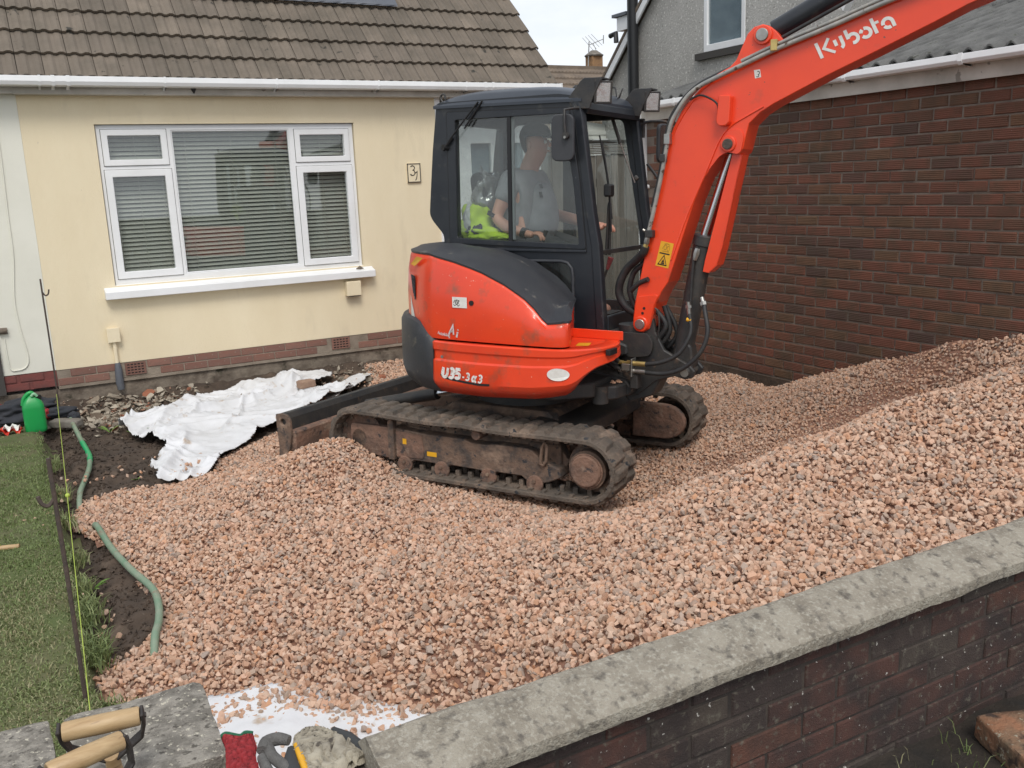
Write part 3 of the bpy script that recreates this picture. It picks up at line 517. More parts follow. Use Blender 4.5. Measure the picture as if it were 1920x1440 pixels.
def tile_matrix(xc, row):
    s = row*TG; return Matrix.Translation((xc, HY-.2+s*math.cos(PIT)-.02, 3.062+s*math.sin(PIT)-.02)) @ Matrix.Rotation(PIT+R(rnd.uniform(-.5, .5)), 4, 'X') @ Matrix.Rotation(R(rnd.uniform(-.25, .25)), 4, 'Z')
bm = bmesh.new(); zr = 3.04+3.47*TAN
for q in (((.28,HY-.17,3.04),(5.75,HY-.17,3.04),(5.75,HY+3.3,zr),(.28,HY+3.3,zr)), ((.28,HY+3.3,zr),(5.75,HY+3.3,zr),(5.75,HY+6.8,3.04),(.28,HY+6.8,3.04)), ((5.74,HY-.1,3.0),(5.74,HY+6.7,3.0),(5.74,HY+3.3,3.0+3.4*TAN))): bm.faces.new([bm.verts.new(p) for p in q])
roof = hpart(bobj('roof', bm, M['felt']))
nb_tiles = []; extra = []
for row in range(12):
    x = 5.77-TW/2
    while x > -3.3:
        mt = tile_matrix(x, row); tm = TM[rnd.randrange(5)]
        if x > .28 and row < 8 :
            o = bpy.data.objects.new('roof_tile', tm); sc.collection.objects.link(o); o.parent = roof; o.matrix_basis = mt
        elif x > .28: extra.append((tm, mt, rnd.random()))
        else: nb_tiles.append((row, tm, mt))
        x -= TW
joined('roof_tiles', extra, M['tile'], roof)
hpart(bx('verge_board', 5.72, 5.757, HY-.1, HY-.05, 2.93, 3.05, M['fascia']))
# dormer apron and cheeks
dm = hpart(bx('dormer', 2.0, 4.15, 10.22, 12.2, 3.9, 5.4, M['pebble']))
bm = bmesh.new(); z0 = 3.07+TAN*(10.04-9.3)+.085
loft(bm, [[(x, 10.04+.006*math.sin(x*40), z0-.004), (x, 10.04, z0+.012), (x, 10.17, z0+.012+.13*TAN), (x, 10.215, z0+.33), (x, 10.215, z0+.6)] for x in np.linspace(1.96, 4.2, 40)]); bobj('lead_apron', bm, M['lead'], dm)
# side recess with a white door
dr = hpart(pr('door', [(4.40,.28),(5.78,.28),(5.78,2.80),(4.40,2.80)], 9.72, 9.78, M['upvc'], holes=[[(4.86,.4),(5.12,.4),(5.12,2.45),(4.86,2.45)],[(5.20,.4),(5.56,.4),(5.56,2.45),(5.20,2.45)]], bev=.004))
for q in ((4.85,5.13,.39,2.46),(5.19,5.57,.39,2.46)): bx('pane', q[0], q[1], 9.745, 9.751, q[2], q[3], M['glassh'], dr); bx('curtain', q[0], q[1], 9.80, 9.81, q[2], q[3], M['curtain'], dr)
hpart(bx('recess_wall', 5.72, 5.80, 10.5, 16, .2, 3.0, M['render2'])); hpart(bx('recess_back', XC, 5.8, 10.70, 10.75, .1, 3.05, M['render2']))
hpart(bx('recess_soffit', XC, 5.78, HY-.09, 10.7, 2.94, 2.96, M['fascia']))

# ================================================================ the attached neighbour to the left
nb = empty('neighbouring_house', 'pale cream semi detached half at the far left with red painted plinth', 'house', (-1.5, HY, .28))
def npart(o): o.parent = nb; o.matrix_parent_inverse = Matrix.Translation(nb.location).inverted(); return o
npart(bx('wall', -.135, .299, HY-.001, HY+.28, .455, 3.0, M['render2']))
npart(pr('wall', [(-3.4,.3),(-.136,.3),(-.136,3.0),(-3.4,3.0)], HY, HY+.28, M['render2'], holes=[[(-2.6,.35),(-.15,.35),(-.15,2.4),(-2.6,2.4)]]))
npart(bx('door_frame', -.235, -.137, HY-.03, HY+.05, .28, 2.4, M['felt'])); npart(bx('door', -2.58, -.24, HY+.02, HY+.06, .3, 2.4, M['felt']))
npart(bx('plinth_mortar', -.14, .298, HY+.006, HY+.27, .30, .455, M['brickred']))
NBk = brickmesh('brick', .216, .064, .08, 31, M['brickred'])
for c in range(2):
    for k in range(2): put('brick', NBk, nb, (.19-k*.228-(.1 if c else 0)+1.5, -.002, .335+c*.078-.28), 0, (.9, 1, 1))
npart(tb('cable', [(.115,HY-.008,2.9),(.116,HY-.008,2.466),(.10,HY-.008,1.9),(.091,HY-.008,1.533),(.047,HY-.008,1.151),(.055,HY-.008,.9),(.085,HY-.008,.62),(.058,HY-.008,.52),(-.02,HY-.008,.495),(-.075,HY-.008,.53),(-.084,HY-.008,.8)], .006, M['render2'], n=6, sm=6))
npart(tb('socket_box', [(-.12,HY-.02,.87),(-.05,HY-.02,.87)], [.03, .028], M['found'], n=8))
npart(bx('fascia', -3.5, .279, HY-.112, HY-.09, 2.928, 3.07, M['fascia']))
bm = bmesh.new(); bm.faces.new([bm.verts.new(p) for p in ((-3.4, HY-.17, 3.05), (.279, HY-.17, 3.05), (.279, HY+3.3, 3.05+3.47*TAN), (-3.4, HY+3.3, 3.05+3.47*TAN))]); nroof = npart(bobj('roof', bm, M['felt']))
ex2 = []
for row, tm, mt in nb_tiles:
    if row < 5 and mt.translation.x > -.35: o = bpy.data.objects.new('roof_tile', tm); sc.collection.objects.link(o); o.parent = nroof; o.matrix_basis = mt
    else: ex2.append((tm, mt, rnd.random()))
joined('roof_tiles', ex2, M['tile'], nroof)
bx0 = npart(bx('path_slab', -1.5, .18, 8.95, 9.45, .02, .125, M['conc'], bev=.01))

# ================================================================ brick garage on the right (face at X = 5.8)
GX = 5.8; gy1 = 7.675
gar = empty('garage', 'long brown brick garage with white gutter and corrugated grey roof', 'garage', (GX, 4.5, 0))
def gpart(o, p=None):
    p = p or gar; o.parent = p
    if p is gar: o.matrix_parent_inverse = Matrix.Translation(gar.location).inverted()
    return o
gw = gpart(bx('wall', GX+.007, GX+.23, .6, gy1-.004, -.1, 2.57, M['mortar']))
gpart(bx('end_wall', GX+.23, 8.6, gy1-.2, gy1-.004, -.1, 2.7, M['mortar']))
gpart(bx('footing', GX-.035, GX+.005, .6, gy1, -.1, .235, M['soil']))
GB = [brickmesh('brick', .2125, .0695, .06, 50+s, M['brickg'], .005) for s in range(6)]
cells_g = []
for c in range(28):
    z = .275+c*.0826; off = (.113 if c % 2 else 0); y = gy1-off
    while y > .7:
        a = max(y-.226, .7); cells_g.append((((y+a)/2), z, (y-a-.0135)/.2125)); y -= .226
def gdist(q):
    y, z, _ = q; return (GX**2+y*y+(z-2)**2) if (y > 3.3 and z > gh(np.array([5.75]), np.array([y]))[0]-.03) else 1e6+GX**2+y*y
cells_g.sort(key=gdist); rest = []
for i, (y, z, s) in enumerate(cells_g):
    mt = Matrix.Translation((GX+rnd.uniform(-.0025, .002), y+rnd.uniform(-.002, .002), z+rnd.uniform(-.0015, .0015))) @ Matrix.Rotation(R(-90), 4, 'Z') @ Matrix.Diagonal((s, 1, 1, 1))
    if i < 300: o = bpy.data.objects.new('brick', GB[rnd.randrange(6)]); sc.collection.objects.link(o); o.parent = gw; o.matrix_basis = mt
    else: rest.append((GB[rnd.randrange(6)], mt, rnd.random()))
joined('brickwork', rest, M['brickg'], gw)
gpart(bx('fascia', GX-.055, GX-.03, .6, gy1+.02, 2.535, 2.70, M['fascia'])); gpart(bx('soffit', GX-.03, GX+.01, .6, gy1, 2.555, 2.57, M['fascia']))
GG = [(-.155, 2.70), (-.162, 2.66), (-.148, 2.638), (-.065, 2.635), (-.058, 2.70), (-.064, 2.70), (-.07, 2.645), (-.143, 2.648), (-.152, 2.664), (-.148, 2.70)]
bm = bmesh.new(); loft(bm, [[(GX+a, y, z) for a, z in GG] for y in (.6, 7.62)], closed=True, capends=True); gg = gpart(bobj('gutter', bm, M['upvc'], bev=.002))
for y in (5.06, 4.1, 3.15, 6.05, 7.05, 7.56):
    bm = bmesh.new(); loft(bm, [[(GX+a-(.004 if a < -.12 else -.002), yy, z+(.006 if z > 2.69 else -.006)) for a, z in GG[:5]]+[(GX-.052, yy, 2.62)] for yy in (y-.015, y+.015)], closed=True, capends=True); bobj('gutter_bracket', bm, M['upvc'], gg)
gpart(bx('corner_board', GX-.06, GX+.02, gy1+.005, gy1+.06, .2, 2.62, M['upvc'])); gpart(tb('overflow_pipe', [(GX+.05, gy1-.03, 1.9), (GX-.12, gy1-.03, 1.9)], .022, M['upvc'], n=10))
# corrugated sheets
bm = bmesh.new(); ys = np.arange(.55, 7.72, .0146); prof = []
for k, xx in enumerate((GX-.10, 6.6, 7.4, 8.05)):
    prof.append([(xx, y, 2.715+.27*(xx-GX+.10)+.026*math.cos(y*2*math.pi/.146)+(.012 if k == 3 else 0)) for y in ys])
V = loft(bm, prof); under = [[(x, y, z-.012) for x, y, z in r] for r in prof[:2]]
V2 = [[bm.verts.new(p) for p in r] for r in under]
for a, b in zip(V2, V2[1:]):
    for i in range(len(a)-1): bm.faces.new((a[i], b[i], b[i+1], a[i+1]))
for i in range(len(ys)-1): bm.faces.new((V[0][i], V2[0][i], V2[0][i+1], V[0][i+1]))
gpart(bobj('corrugated_roof', bm, M['corr']))
gpart(tb('ridge_capping', [(8.05, .55, 3.35), (8.05, 7.7, 3.35)], .055, M['corr'], n=8)); gpart(bx('rear_wall', 8.0, 8.1, .6, 7.6, 0, 3.3, M['mortar']))

# ================================================================ pebbledashed house behind the garage (gable at X = 9)
NX = 9.0
ph = empty('pebbledashed_house', 'grey pebbledashed gable house with white window behind the garage', 'house', (NX, 9, 0))
def ppart(o, p=None):
    p = p or ph; o.parent = p
    if p is ph: o.matrix_parent_inverse = Matrix.Translation(ph.location).inverted()
    return o
rk = (4.584-3.558)/(12.912-11.834)
apex_y = 8.4; z_at = lambda y: 3.50+(12.912-y)*rk
wy = [(13.1, 0), (13.1, z_at(13.1)-.06), (apex_y, z_at(apex_y)-.06), (3.7, z_at(13.1)-.06), (3.7, 0)]
ppart(pr('wall', wy, NX, NX+.25, M['pebble'], ax='x', holes=[[(9.74,3.67),(10.56,3.67),(10.56,4.75),(9.74,4.75)]]))
ppart(pr('bargeboard', [(13.3, z_at(13.3)-.12), (13.3, z_at(13.3)+.02), (apex_y, z_at(apex_y)+.02), (apex_y, z_at(apex_y)-.12)], NX-.12, NX-.09, M['upvc'], ax='x'))
ppart(pr('bargeboard', [(3.5, z_at(13.3)-.12), (3.5, z_at(13.3)+.02), (apex_y, z_at(apex_y)+.02), (apex_y, z_at(apex_y)-.12)], NX-.12, NX-.09, M['upvc'], ax='x'))
for s in (1, -1):
    pts = [(apex_y+s*0, z_at(apex_y)+.03), (apex_y+s*5.0, z_at(apex_y+5.0)+.03), (apex_y+s*5.0, z_at(apex_y+5.0)+.09), (apex_y, z_at(apex_y)+.09)]; ppart(pr('roof', pts, NX-.13, NX+7, M['tilef'], ax='x'))
def xwin(y0, y1, z0, z1, lab):
    f = ppart(pr('window', [(y0,z0),(y1,z0),(y1,z1),(y0,z1)], NX-.01, NX+.05, M['upvc'], ax='x', holes=[[(y0+.07,z0+.09),(y1-.07,z0+.09),(y1-.07,z1-.07),(y0+.07,z1-.07)]], bev=.004))
    bx('pane', NX+.02, NX+.026, y0+.06, y1-.06, z0+.08, z1-.06, M['glassh'], f); bx('net_curtain', NX+.052, NX+.056, y0, y1, z0, z1, M['curtain'], f)
    bx('sill', NX-.07, NX+.02, y0-.09, y1+.12, z0-.10, z0-.01, M['felt'], f); return f
xwin(9.74, 10.56, 3.665, 4.75, 0)
wb = ppart(bx('bay_window', NX-.10, NX-.04, 5.2, 6.40, 3.30, 4.7, M['upvc'])); bx('pane', NX-.115, NX-.105, 5.25, 6.1, 3.42, 4.6, M['curtain'], wb); bx('mullion', NX-.12, NX-.10, 6.22, 6.27, 3.3, 4.7, M['felt'], wb)
ppart(tb('soil_pipe', [(NX-.12, 12.06, 1.0), (NX-.12, 12.06, 6.2)], .085, M['soilpipe'], n=12))
eb = ppart(bx('eaves_box', NX-.16, NX-.05, 12.15, 12.42, 4.22, 4.42, M['upvc'])); bx('eaves_flashing', NX-.2, NX-.04, 12.13, 12.5, 4.425, 4.47, M['lead'], eb); tb('gutter_end', [(NX-.16, 12.6, 4.18), (NX-.16, 12.45, 4.2), (NX-.16, 12.44, 4.06)], .04, M['soilpipe'], eb)
ppart(pr('dormer_board', [(7.75, 3.72), (7.98, 4.02), (7.80, 4.20), (7.60, 3.95)], NX-.4, NX-.3, M['upvc'], ax='x'))
# ================================================================ far house, chimney and aerial
fh = empty('far_house', 'distant bungalow roof of rows of brown tiles with a brick chimney', 'house', (14, 24, 0))
def fpart(o, p=None):
    p = p or fh; o.parent = p
    if p is fh: o.matrix_parent_inverse = Matrix.Translation(fh.location).inverted()
    return o
bm = bmesh.new(); 
nrow = 12
for i in range(nrow):
    y0 = 19.0+i*3.0/nrow; z0 = 4.95-(22-y0)*.72
    dz = 3.0/nrow*.72
    nn = 70; pa = []; pb_ = []; pc = []
    for k in range(nn*3+1):
        x = 9.5+k*(17.2-9.5)/(nn*3); bump_ = .018*math.sin(k*2*math.pi/3); pa.append((x, y0, z0+bump_)); pb_.append((x, y0, z0+.05+bump_)); pc.append((x, y0+3.0/nrow, z0+dz+bump_*.4))
    loft(bm, [pa, pb_, pc])
fr_ = fpart(bobj('roof', bm, M['tilef'])); fpart(bx('wall', 9.6, 17, 19.3, 25, 0, 3.0, M['pbrick']))
fpart(bx('ridge', 9.5, 17.2, 21.93, 22.1, 4.90, 5.0, M['tilef'])); fpart(pr('rear_roof', [(22.05, 4.9), (22.05, 4.8), (25.2, 2.7), (25.2, 2.8)], 9.5, 17.2, M['tilef'], ax='x'))
bm = bmesh.new(); box(bm, 14.83, 15.17, 22.0, 22.34, 4.3, 5.28); ch = fpart(bobj('chimney', bm, M['chim']))
bm = bmesh.new(); tube(bm, [(15.0, 22.17, 5.28), (15.0, 22.17, 5.31), (15.0, 22.17, 5.40), (15.0, 22.17, 5.44)], [.25, .27, .14, .09], 12); bobj('chimney_pot', bm, M['conc'], ch)
bx('chimney_flashing', 14.80, 15.22, 21.93, 22.38, 4.55, 4.78, M['lead'], ch)
ae = empty('tv_aerial', 'thin metal television aerial strapped to the far chimney', 'aerial', (14.72, 22.1, 4.8))
def apart(o): o.parent = ae; o.matrix_parent_inverse = Matrix.Translation(ae.location).inverted(); return o
apart(cyl('mast', (14.74, 22.1, 4.75), (14.80, 22.1, 5.66), .016, M['steel'], n=6)); apart(cyl('boom', (14.78, 22.1, 5.56), (15.27, 22.1, 5.74), .010, M['steel'], n=6))
for t in (0, .12, .24, .36): apart(cyl('element', (14.80+t*.8, 21.9, 5.40+t*.4), (14.72+t*.8, 22.3, 5.78+t*.3), .007, M['steel'], n=5))
apart(cyl('reflector', (15.27, 22.1, 5.62), (15.28, 22.1, 5.84), .014, M['steel'], n=6))
apart(cyl('stay', (15.02, 22.1, 5.45), (14.93, 22.1, 5.62), .008, M['steel'], n=5))
fk = empty('roof_vent', 'small dark round vent pipe above the far tiled roof edge', 'vent pipe', (12.2, 18.8, 3.0))
o = tb('pipe', [(0,0,0), (0,0,.9)], .035, M['soilpipe'], fk); o = tb('cowl', [(0,0,.9), (0,0,.95), (0,0,1.08), (0,0,1.14)], [.04, .085, .085, .03], M['soilpipe'], fk, n=12)
# ================================================================ conservatory and board fence
cs = empty('conservatory', 'white clad lean-to with a glazed window behind the board fence', 'conservatory', (9, 13, 0))
def cpart(o): o.parent = cs; o.matrix_parent_inverse = Matrix.Translation(cs.location).inverted(); return o
cpart(pr('wall', [(8.0,0),(8.9,0),(8.9,2.6),(10.6,2.6),(10.6,2.65),(8.0,3.0)], 13.02, 13.1, M['clad'])); cpart(bx('lower_wall', 8.9, 10.6, 13.02, 13.1, 0, 2.0, M['clad']))
for i in range(6): cpart(bx('cladding_board', 8.0, 10.6, 13.0, 13.02, 2.63+i*.075-(0), 2.69+i*.075, M['clad'])) if i < 2 else None
cpart(pr('fascia', [(7.9, 3.12), (10.7, 2.66), (10.7, 2.78), (7.9, 3.24)], 12.9, 12.99, M['upvc']))
wf = cpart(pr('window', [(8.72,2.0),(10.6,2.0),(10.6,2.64),(8.72,2.64)], 12.95, 13.01, M['upvc'], holes=[[(8.87,2.06),(10.5,2.06),(10.5,2.58),(8.87,2.58)]])); bx('pane', 8.86, 10.52, 12.98, 12.985, 2.05, 2.59, M['glassh'], wf); bx('blind', 8.8, 10.6, 13.2, 13.21, 2.0, 2.65, M['curtain'], wf)
fe = empty('fence', 'weathered grey board gate and fence between the bungalow and the garage', 'fence', (6.4, 9.9, 0))
def fep(o): o.parent = fe; o.matrix_parent_inverse = Matrix.Translation(fe.location).inverted(); return o
x = 5.82; i = 0
while x < 7.6:
    wd = rnd.uniform(.105, .12); fep(bx('board', x, x+wd-.006, 9.9+(i % 2)*.012, 9.92+(i % 2)*.012, .05+rnd.uniform(0, .02), 2.295+rnd.uniform(-.012, .006), M['wood'], bev=.002)); x += wd; i += 1
for j in range(7): fep(bx('trellis_slat', 5.82, 7.6, 9.885+.01*(j % 2), 9.90+.01*(j % 2), 2.302+j*.021, 2.317+j*.021, M['wood']))
fep(bx('capping', 5.82, 7.6, 9.87, 9.93, 2.445, 2.47, M['felt'])); fep(bx('rail', 5.82, 7.6, 9.95, 10.0, .5, .6, M['wood'])); fep(bx('rail', 5.82, 7.6, 9.95, 10.0, 1.9, 2.0, M['wood']))

# ================================================================ front garden wall and pier
gwl = empty('garden_wall', 'low dark red brick wall with lichened saddle stone coping in the foreground', 'wall', (2.3, 1.9, 0))
def wpart(o): o.parent = gwl; o.matrix_parent_inverse = Matrix.Translation(gwl.location).inverted(); return o
core = wpart(bx('wall_core', .45, 5.79, 1.906, 2.045, -.1, .56, M['mortard']))
FB = [brickmesh('brick', .293, .0765, .05, 80+s, M['brickf'], .005) for s in range(6)]
for c in range(7):
    z = .517-c*.0865; x = .36+(.1525 if c % 2 else 0)
    while x < 5.75:
        a, b = max(x, .46), min(x+.305, 5.78)
        if b-a > .05: put('brick', FB[rnd.randrange(6)], core, ((a+b)/2, 1.9+rnd.uniform(-.003, .003), z+rnd.uniform(-.0015, .0015)), 0, ((b-a-.012)/.293, 1, 1))
        x += .305
def copstone(x0, x1, seed):
    bm = bmesh.new(); r = []; xs = np.linspace(x0, x1, int((x1-x0)/.025)+2)
    prof = [(1.838,.560),(1.836,.580),(1.838,.598),(1.850,.607),(1.90,.625),(1.95,.640),(1.995,.653),(2.015,.653),(2.045,.634),(2.074,.612),(2.082,.598),(2.082,.560)]
    for x in xs:
        r.append([(x, y+.007*noise.noise((x*5, y*9, seed))+.003*noise.noise((x*40, y*30, seed)), z+.007*noise.noise((x*4, y*14, 5+seed))+.0025*noise.noise((x*45, y*45, seed))) for y, z in prof])
    loft(bm, r, closed=True, capends=True); return bobj('coping_stone', bm, M['coping'], smooth=True, auto=25)
wpart(copstone(.63, 5.78, 2))
pier = empty('gate_pier', 'squat pier capped by a weathered square stone slab', 'pier', (.15, 2.42, 0))
def rough_slab(name, x0, x1, y0, y1, z0, z1, m, seed, rot=0, n=14):
    bm = bmesh.new(); bmesh.ops.create_cube(bm, size=1)
    bmesh.ops.subdivide_edges(bm, edges=bm.edges, cuts=n, use_grid_fill=True); cxx, cyy = (x0+x1)/2, (y0+y1)/2
    for v in bm.verts:
        p = Vector((v.co.x*(x1-x0), v.co.y*(y1-y0), v.co.z*(z1-z0))); ed = min(abs(abs(v.co.x)-.5)*(x1-x0), .03)
        q = p*9; k = .006*noise.noise(q+Vector((seed, 0, 0)))+.003*noise.noise(p*35); lx_ = abs(v.co.x) > .49; ly_ = abs(v.co.y) > .49; lz_ = abs(v.co.z) > .49
        c = lx_+ly_+lz_
        p += v.co.normalized()*(k-.006*(c-1))
        p = Matrix.Rotation(rot, 3, 'Z') @ p; v.co = p+Vector((cxx, cyy, (z0+z1)/2))
    return bobj(name, bm, m, smooth=True, auto=60)
def pp_(o): o.parent = pier; o.matrix_parent_inverse = Matrix.Translation(pier.location).inverted(); return o
pp_(rough_slab('cap_stone', -.035, .335, 2.225, 2.635, .535, .605, M['slab'], 3, R(-1.5)))
pp_(rough_slab('pier_body', .0, .30, 2.26, 2.60, -.05, .532, M['found'], 4, 0, 8))
lw = empty('low_stone_wall', 'stub of wall topped with a rough grey stone slab at the left corner', 'wall', (-.35, 2.5, 0))
def lp(o): o.parent = lw; o.matrix_parent_inverse = Matrix.Translation(lw.location).inverted(); return o
lp(rough_slab('cap_stone', -.60, -.06, 2.30, 2.665, .53, .60, M['slab'], 9, R(1))); lp(rough_slab('wall_body', -.62, -.07, 2.33, 2.63, -.05, .527, M['found'], 5, 0, 8))
ws = empty('broken_wall_stub', 'broken brick stub between the pier and the coping, under the gloves', 'wall', (.45, 2.1, 0))
def wp2(o): o.parent = ws; o.matrix_parent_inverse = Matrix.Translation(ws.location).inverted(); return o
wp2(rough_slab('stub', .33, .66, 1.92, 2.12, -.05, .47, M['mortard'], 12, 0, 8))
for i in range(3):
    for j in range(2): wp2(rough_slab('brick', .335+i*.11, .437+i*.11, 1.925+j*.1, 2.018+j*.1, .472, .53+rnd.uniform(-.008, .008), M['brickf'], i*3+j, R(rnd.uniform(-3, 3)), 3))
# ================================================================ mini excavator
def rotm(yaw, pi_, ro): return Matrix.Rotation(yaw, 4, 'Z') @ Matrix.Rotation(pi_, 4, 'Y') @ Matrix.Rotation(ro, 4, 'X')
EXM = Matrix.Translation((3.062, 5.439, .095)) @ rotm(R(-58.118), R(.907), R(-1.205))
UPM = EXM @ Matrix.Rotation(R(-1.74), 4, 'Z')
ex = empty('mini_excavator', 'red orange tracked mini excavator with dark cab working on the pink gravel', 'excavator'); ex.matrix_world = EXM
def U(o): o.parent = ex; o.matrix_basis = Matrix.Rotation(R(-1.74), 4, "Z"); return o     # parts that slew with the cab
def G(o): o.parent = ex; return o
# ---------------- undercarriage
CI, CS, ZC = -.872, .812, .237
def stadium(ri, rs, n=14, sag=0, flat=0):
    """closed loop round idler (left) and sprocket (right) in (x, z)"""
    p = []
    for i in range(n+1): a = R(-90+180*i/n); p.append((CS+rs*math.cos(a), ZC+rs*math.sin(a)))
    top = 22
    for i in range(1, top): t = i/top; p.append((CS+(CI-CS)*t, ZC+rs+(ri-rs)*t-.016*math.sin(t*math.pi)**2*abs(math.sin(t*2*math.pi))))
    for i in range(n+1): a = R(90+180*i/n); p.append((CI+ri*math.cos(a), ZC+ri*math.sin(a)))
    for i in range(1, top): t = i/top; p.append((CI+(CS-CI)*t, ZC-(ri+(rs-ri)*t)))
    return p
def ringstrip(bm, inner, outer, y0, y1):
    n = len(inner); A = [[bm.verts.new((x, y, z)) for x, z in L] for L, y in ((outer, y0), (outer, y1), (inner, y1), (inner, y0))]
    for k in range(4):
        a, b = A[k], A[(k+1) % 4]
        for i in range(n): bm.faces.new((a[i], a[(i+1) % n], b[(i+1) % n], b[i]))
def track(side):
    y0, y1 = (-.85, -.55) if side < 0 else (.55, .85)
    bm = bmesh.new(); inn, out = stadium(.178, .168), stadium(.206, .196)
    ringstrip(bm, inn, out, y0, y1)
    # rubber lugs in two staggered rows, and inner drive lugs
    P = [Vector((x, z)) for x, z in out]; cum = [0]
    for i in range(len(P)): cum.append(cum[-1]+(P[(i+1) % len(P)]-P[i]).length)
    def at(s):
        s %= cum[-1]
        for i in range(len(P)):
            if cum[i+1] >= s:
                a, b = P[i], P[(i+1) % len(P)]; t = (s-cum[i])/(cum[i+1]-cum[i]+1e-9); d = (b-a).normalized(); return a+(b-a)*t, d, Vector((d.y, -d.x))
    nl = 46
    r = random.Random(4+side)
    for i in range(nl*2):
        s = (i*.5+.25*(0))*cum[-1]/nl; p, d, n = at(s); h = .019+r.uniform(-.006, .003); ln = .036; wd = (y1-y0)*(.56+r.uniform(-.05, .03))
        a, b = (y0+.004, y0+wd) if i % 2 == 0 else (y1-wd, y1-.004)
        sk = .02 if i % 2 == 0 else -.02
        pts = []
        for yy, q in ((a, 0), (b, sk)):
            for k, hh, l2 in ((-1, -.004, ln*1.15), (-1, h, ln*.72), (1, h, ln*.72), (1, -.004, ln*1.15)):
                v = p+d*(k*l2+q*.5)+n*hh; pts.append(bm.verts.new((v.x, yy+(0.012 if hh > 0 and yy == a else (-.012 if hh > 0 else 0)), v.y)))
        A, B = pts[:4], pts[4:]
        bm.faces.new(A); bm.faces.new(B[::-1])
        for k in range(3): bm.faces.new((A[k], A[k+1], B[k+1], B[k]))
    o = G(bobj('track_belt', bm, M['rubber'], bev=.004))
    bm = bmesh.new(); P[:] = [Vector((x, z)) for x, z in inn]
    cum[:] = [0]
    for i in range(len(P)): cum.append(cum[-1]+(P[(i+1) % len(P)]-P[i]).length)
    yc = (y0+y1)/2
    for i in range(48):
        p, d, n = at(i*cum[-1]/48); 
        for yy in (yc-.045, yc+.045):
            vs = []
            for k in (-1, 1):
                for hh in (.0, .038):
                    for dy in (-.014, .014): v = p+d*(k*.014)-n*hh; vs.append(bm.verts.new((v.x, yy+dy, v.y)))
            for f in ((0,1,3,2),(4,6,7,5),(0,4,5,1),(2,3,7,6),(0,2,6,4),(1,5,7,3)): bm.faces.new([vs[q] for q in f])
        # small steel core ends seen on the inner rim
        v0 = p; vs = []
        for k in (-1, 1):
            for hh in (-.002, .012):
                for dy in (.02, .06): v = p+d*(k*.012)-n*hh; vs.append(bm.verts.new((v.x, (y0+dy) if side < 0 else (y1-dy), v.y)))
        for f in ((0,1,3,2),(4,6,7,5),(0,4,5,1),(2,3,7,6),(0,2,6,4),(1,5,7,3)): bm.faces.new([vs[q] for q in f])
    bobj('drive_lugs', bm, M['rubber'], o, kind='stuff')
    ym = (y0+y1)/2; so = -1 if side < 0 else 1; yo = y0 if side < 0 else y1
    ii = G(cyl('idler_wheel', (CI, ym-.05, ZC), (CI, ym+.05, ZC), .172, M['mudr'], n=32))
    cyl('hub', (CI, ym-.09, ZC), (CI, ym+.09, ZC), .06, M['mud'], ii)
    sp = G(cyl('sprocket', (CS, ym-.03, ZC), (CS, ym+.03, ZC), .150, M['mud'], n=32))
    cyl('sprocket_drum', (CS, ym-.03*so, ZC), (CS, yo-so*.055, ZC), .118, M['mud'], sp, n=32)
    cyl('hub_cover', (CS, yo-so*.056, ZC), (CS, yo-so*.018, ZC), .096, M['mudr'], sp, n=32, bev=.008)
    tb('hub_rim', [(CS+.1*math.cos(R(a)), yo-so*.04, ZC+.1*math.sin(R(a))) for a in range(0, 361, 15)], .007, M['mudr'], sp, n=6)
    # track frame
    fx = [(-.615,.16),(-.615,.335),(-.36,.318),(-.05,.318),(.0,.30),(.11,.30),(.17,.31),(.40,.312),(.44,.30),(.50,.25),(.62,.21),(.63,.16),(.55,.12),(.50,.105),(.48,.085),(.455,.08),(.43,.085),(.39,.115),(.36,.135),(.18,.135),(.155,.105),(.13,.085),(.10,.105),(.07,.13),(-.16,.135),(-.19,.105),(-.22,.088),(-.25,.105),(-.28,.13),(-.44,.13),(-.47,.105),(-.505,.088),(-.54,.105),(-.57,.13)]
    fy0, fy1 = sorted((yo-so*.075, yo-so*.20))
    f = G(pr('track_frame', fx, fy0, fy1, M['mud'], bev=.006))
    ex1, ex2 = sorted((yo-so*.065, yo-so*.074)); pr('frame_plate', [(-.945,.148),(-.945,.315),(-.93,.333),(-.64,.335),(-.625,.32),(-.625,.127),(-.66,.127)], *sorted((yo-so*.06, yo-so*.12)), M['mudr'], f, bev=.005)
    pr('frame_rib', [(-.63,.12),(-.63,.37),(-.615,.395),(-.598,.40),(-.585,.385),(-.583,.12)], *sorted((yo-so*.052, yo-so*.10)), M['mud'], f, bev=.004)
    pr('patch_plate', [(-.575,.14),(-.575,.315),(-.37,.312),(-.358,.21),(-.362,.15)], *sorted((yo-so*.068, yo-so*.09)), M['mudr'], f, bev=.003)
    pr('frame_back', [(-.6,.30),(-.6,.40),(.3,.392),(.55,.36),(.64,.24),(.6,.16)], *sorted((yo-so*.17, yo-so*.24)), M['mud'], f)
    # slanted lug with slot near the sprocket
    tb('tie_lug', [(.50,yo-so*.06,.235),(.515,yo-so*.058,.345),(.53,yo-so*.06,.368),(.548,yo-so*.06,.355),(.54,yo-so*.06,.26),(.52,yo-so*.06,.225),(.50,yo-so*.06,.235)], .011, M['mud'], f, n=8)
    for xx in (-.508, -.219, .129, .456):
        rr = G(cyl('track_roller', (xx, ym-.07, .098), (xx, yo-so*.06, .098), .056, M['mudr'], n=20, bev=.004))
        cyl('roller_bolt', (xx, yo-so*.06, .118), (xx, yo-so*.05, .118), .012, M['mud'], rr, n=6)
    G(cyl('carrier_roller', (.058, ym, .365), (.058, yo-so*.04, .365), .032, M['mudr'], n=18, bev=.004))
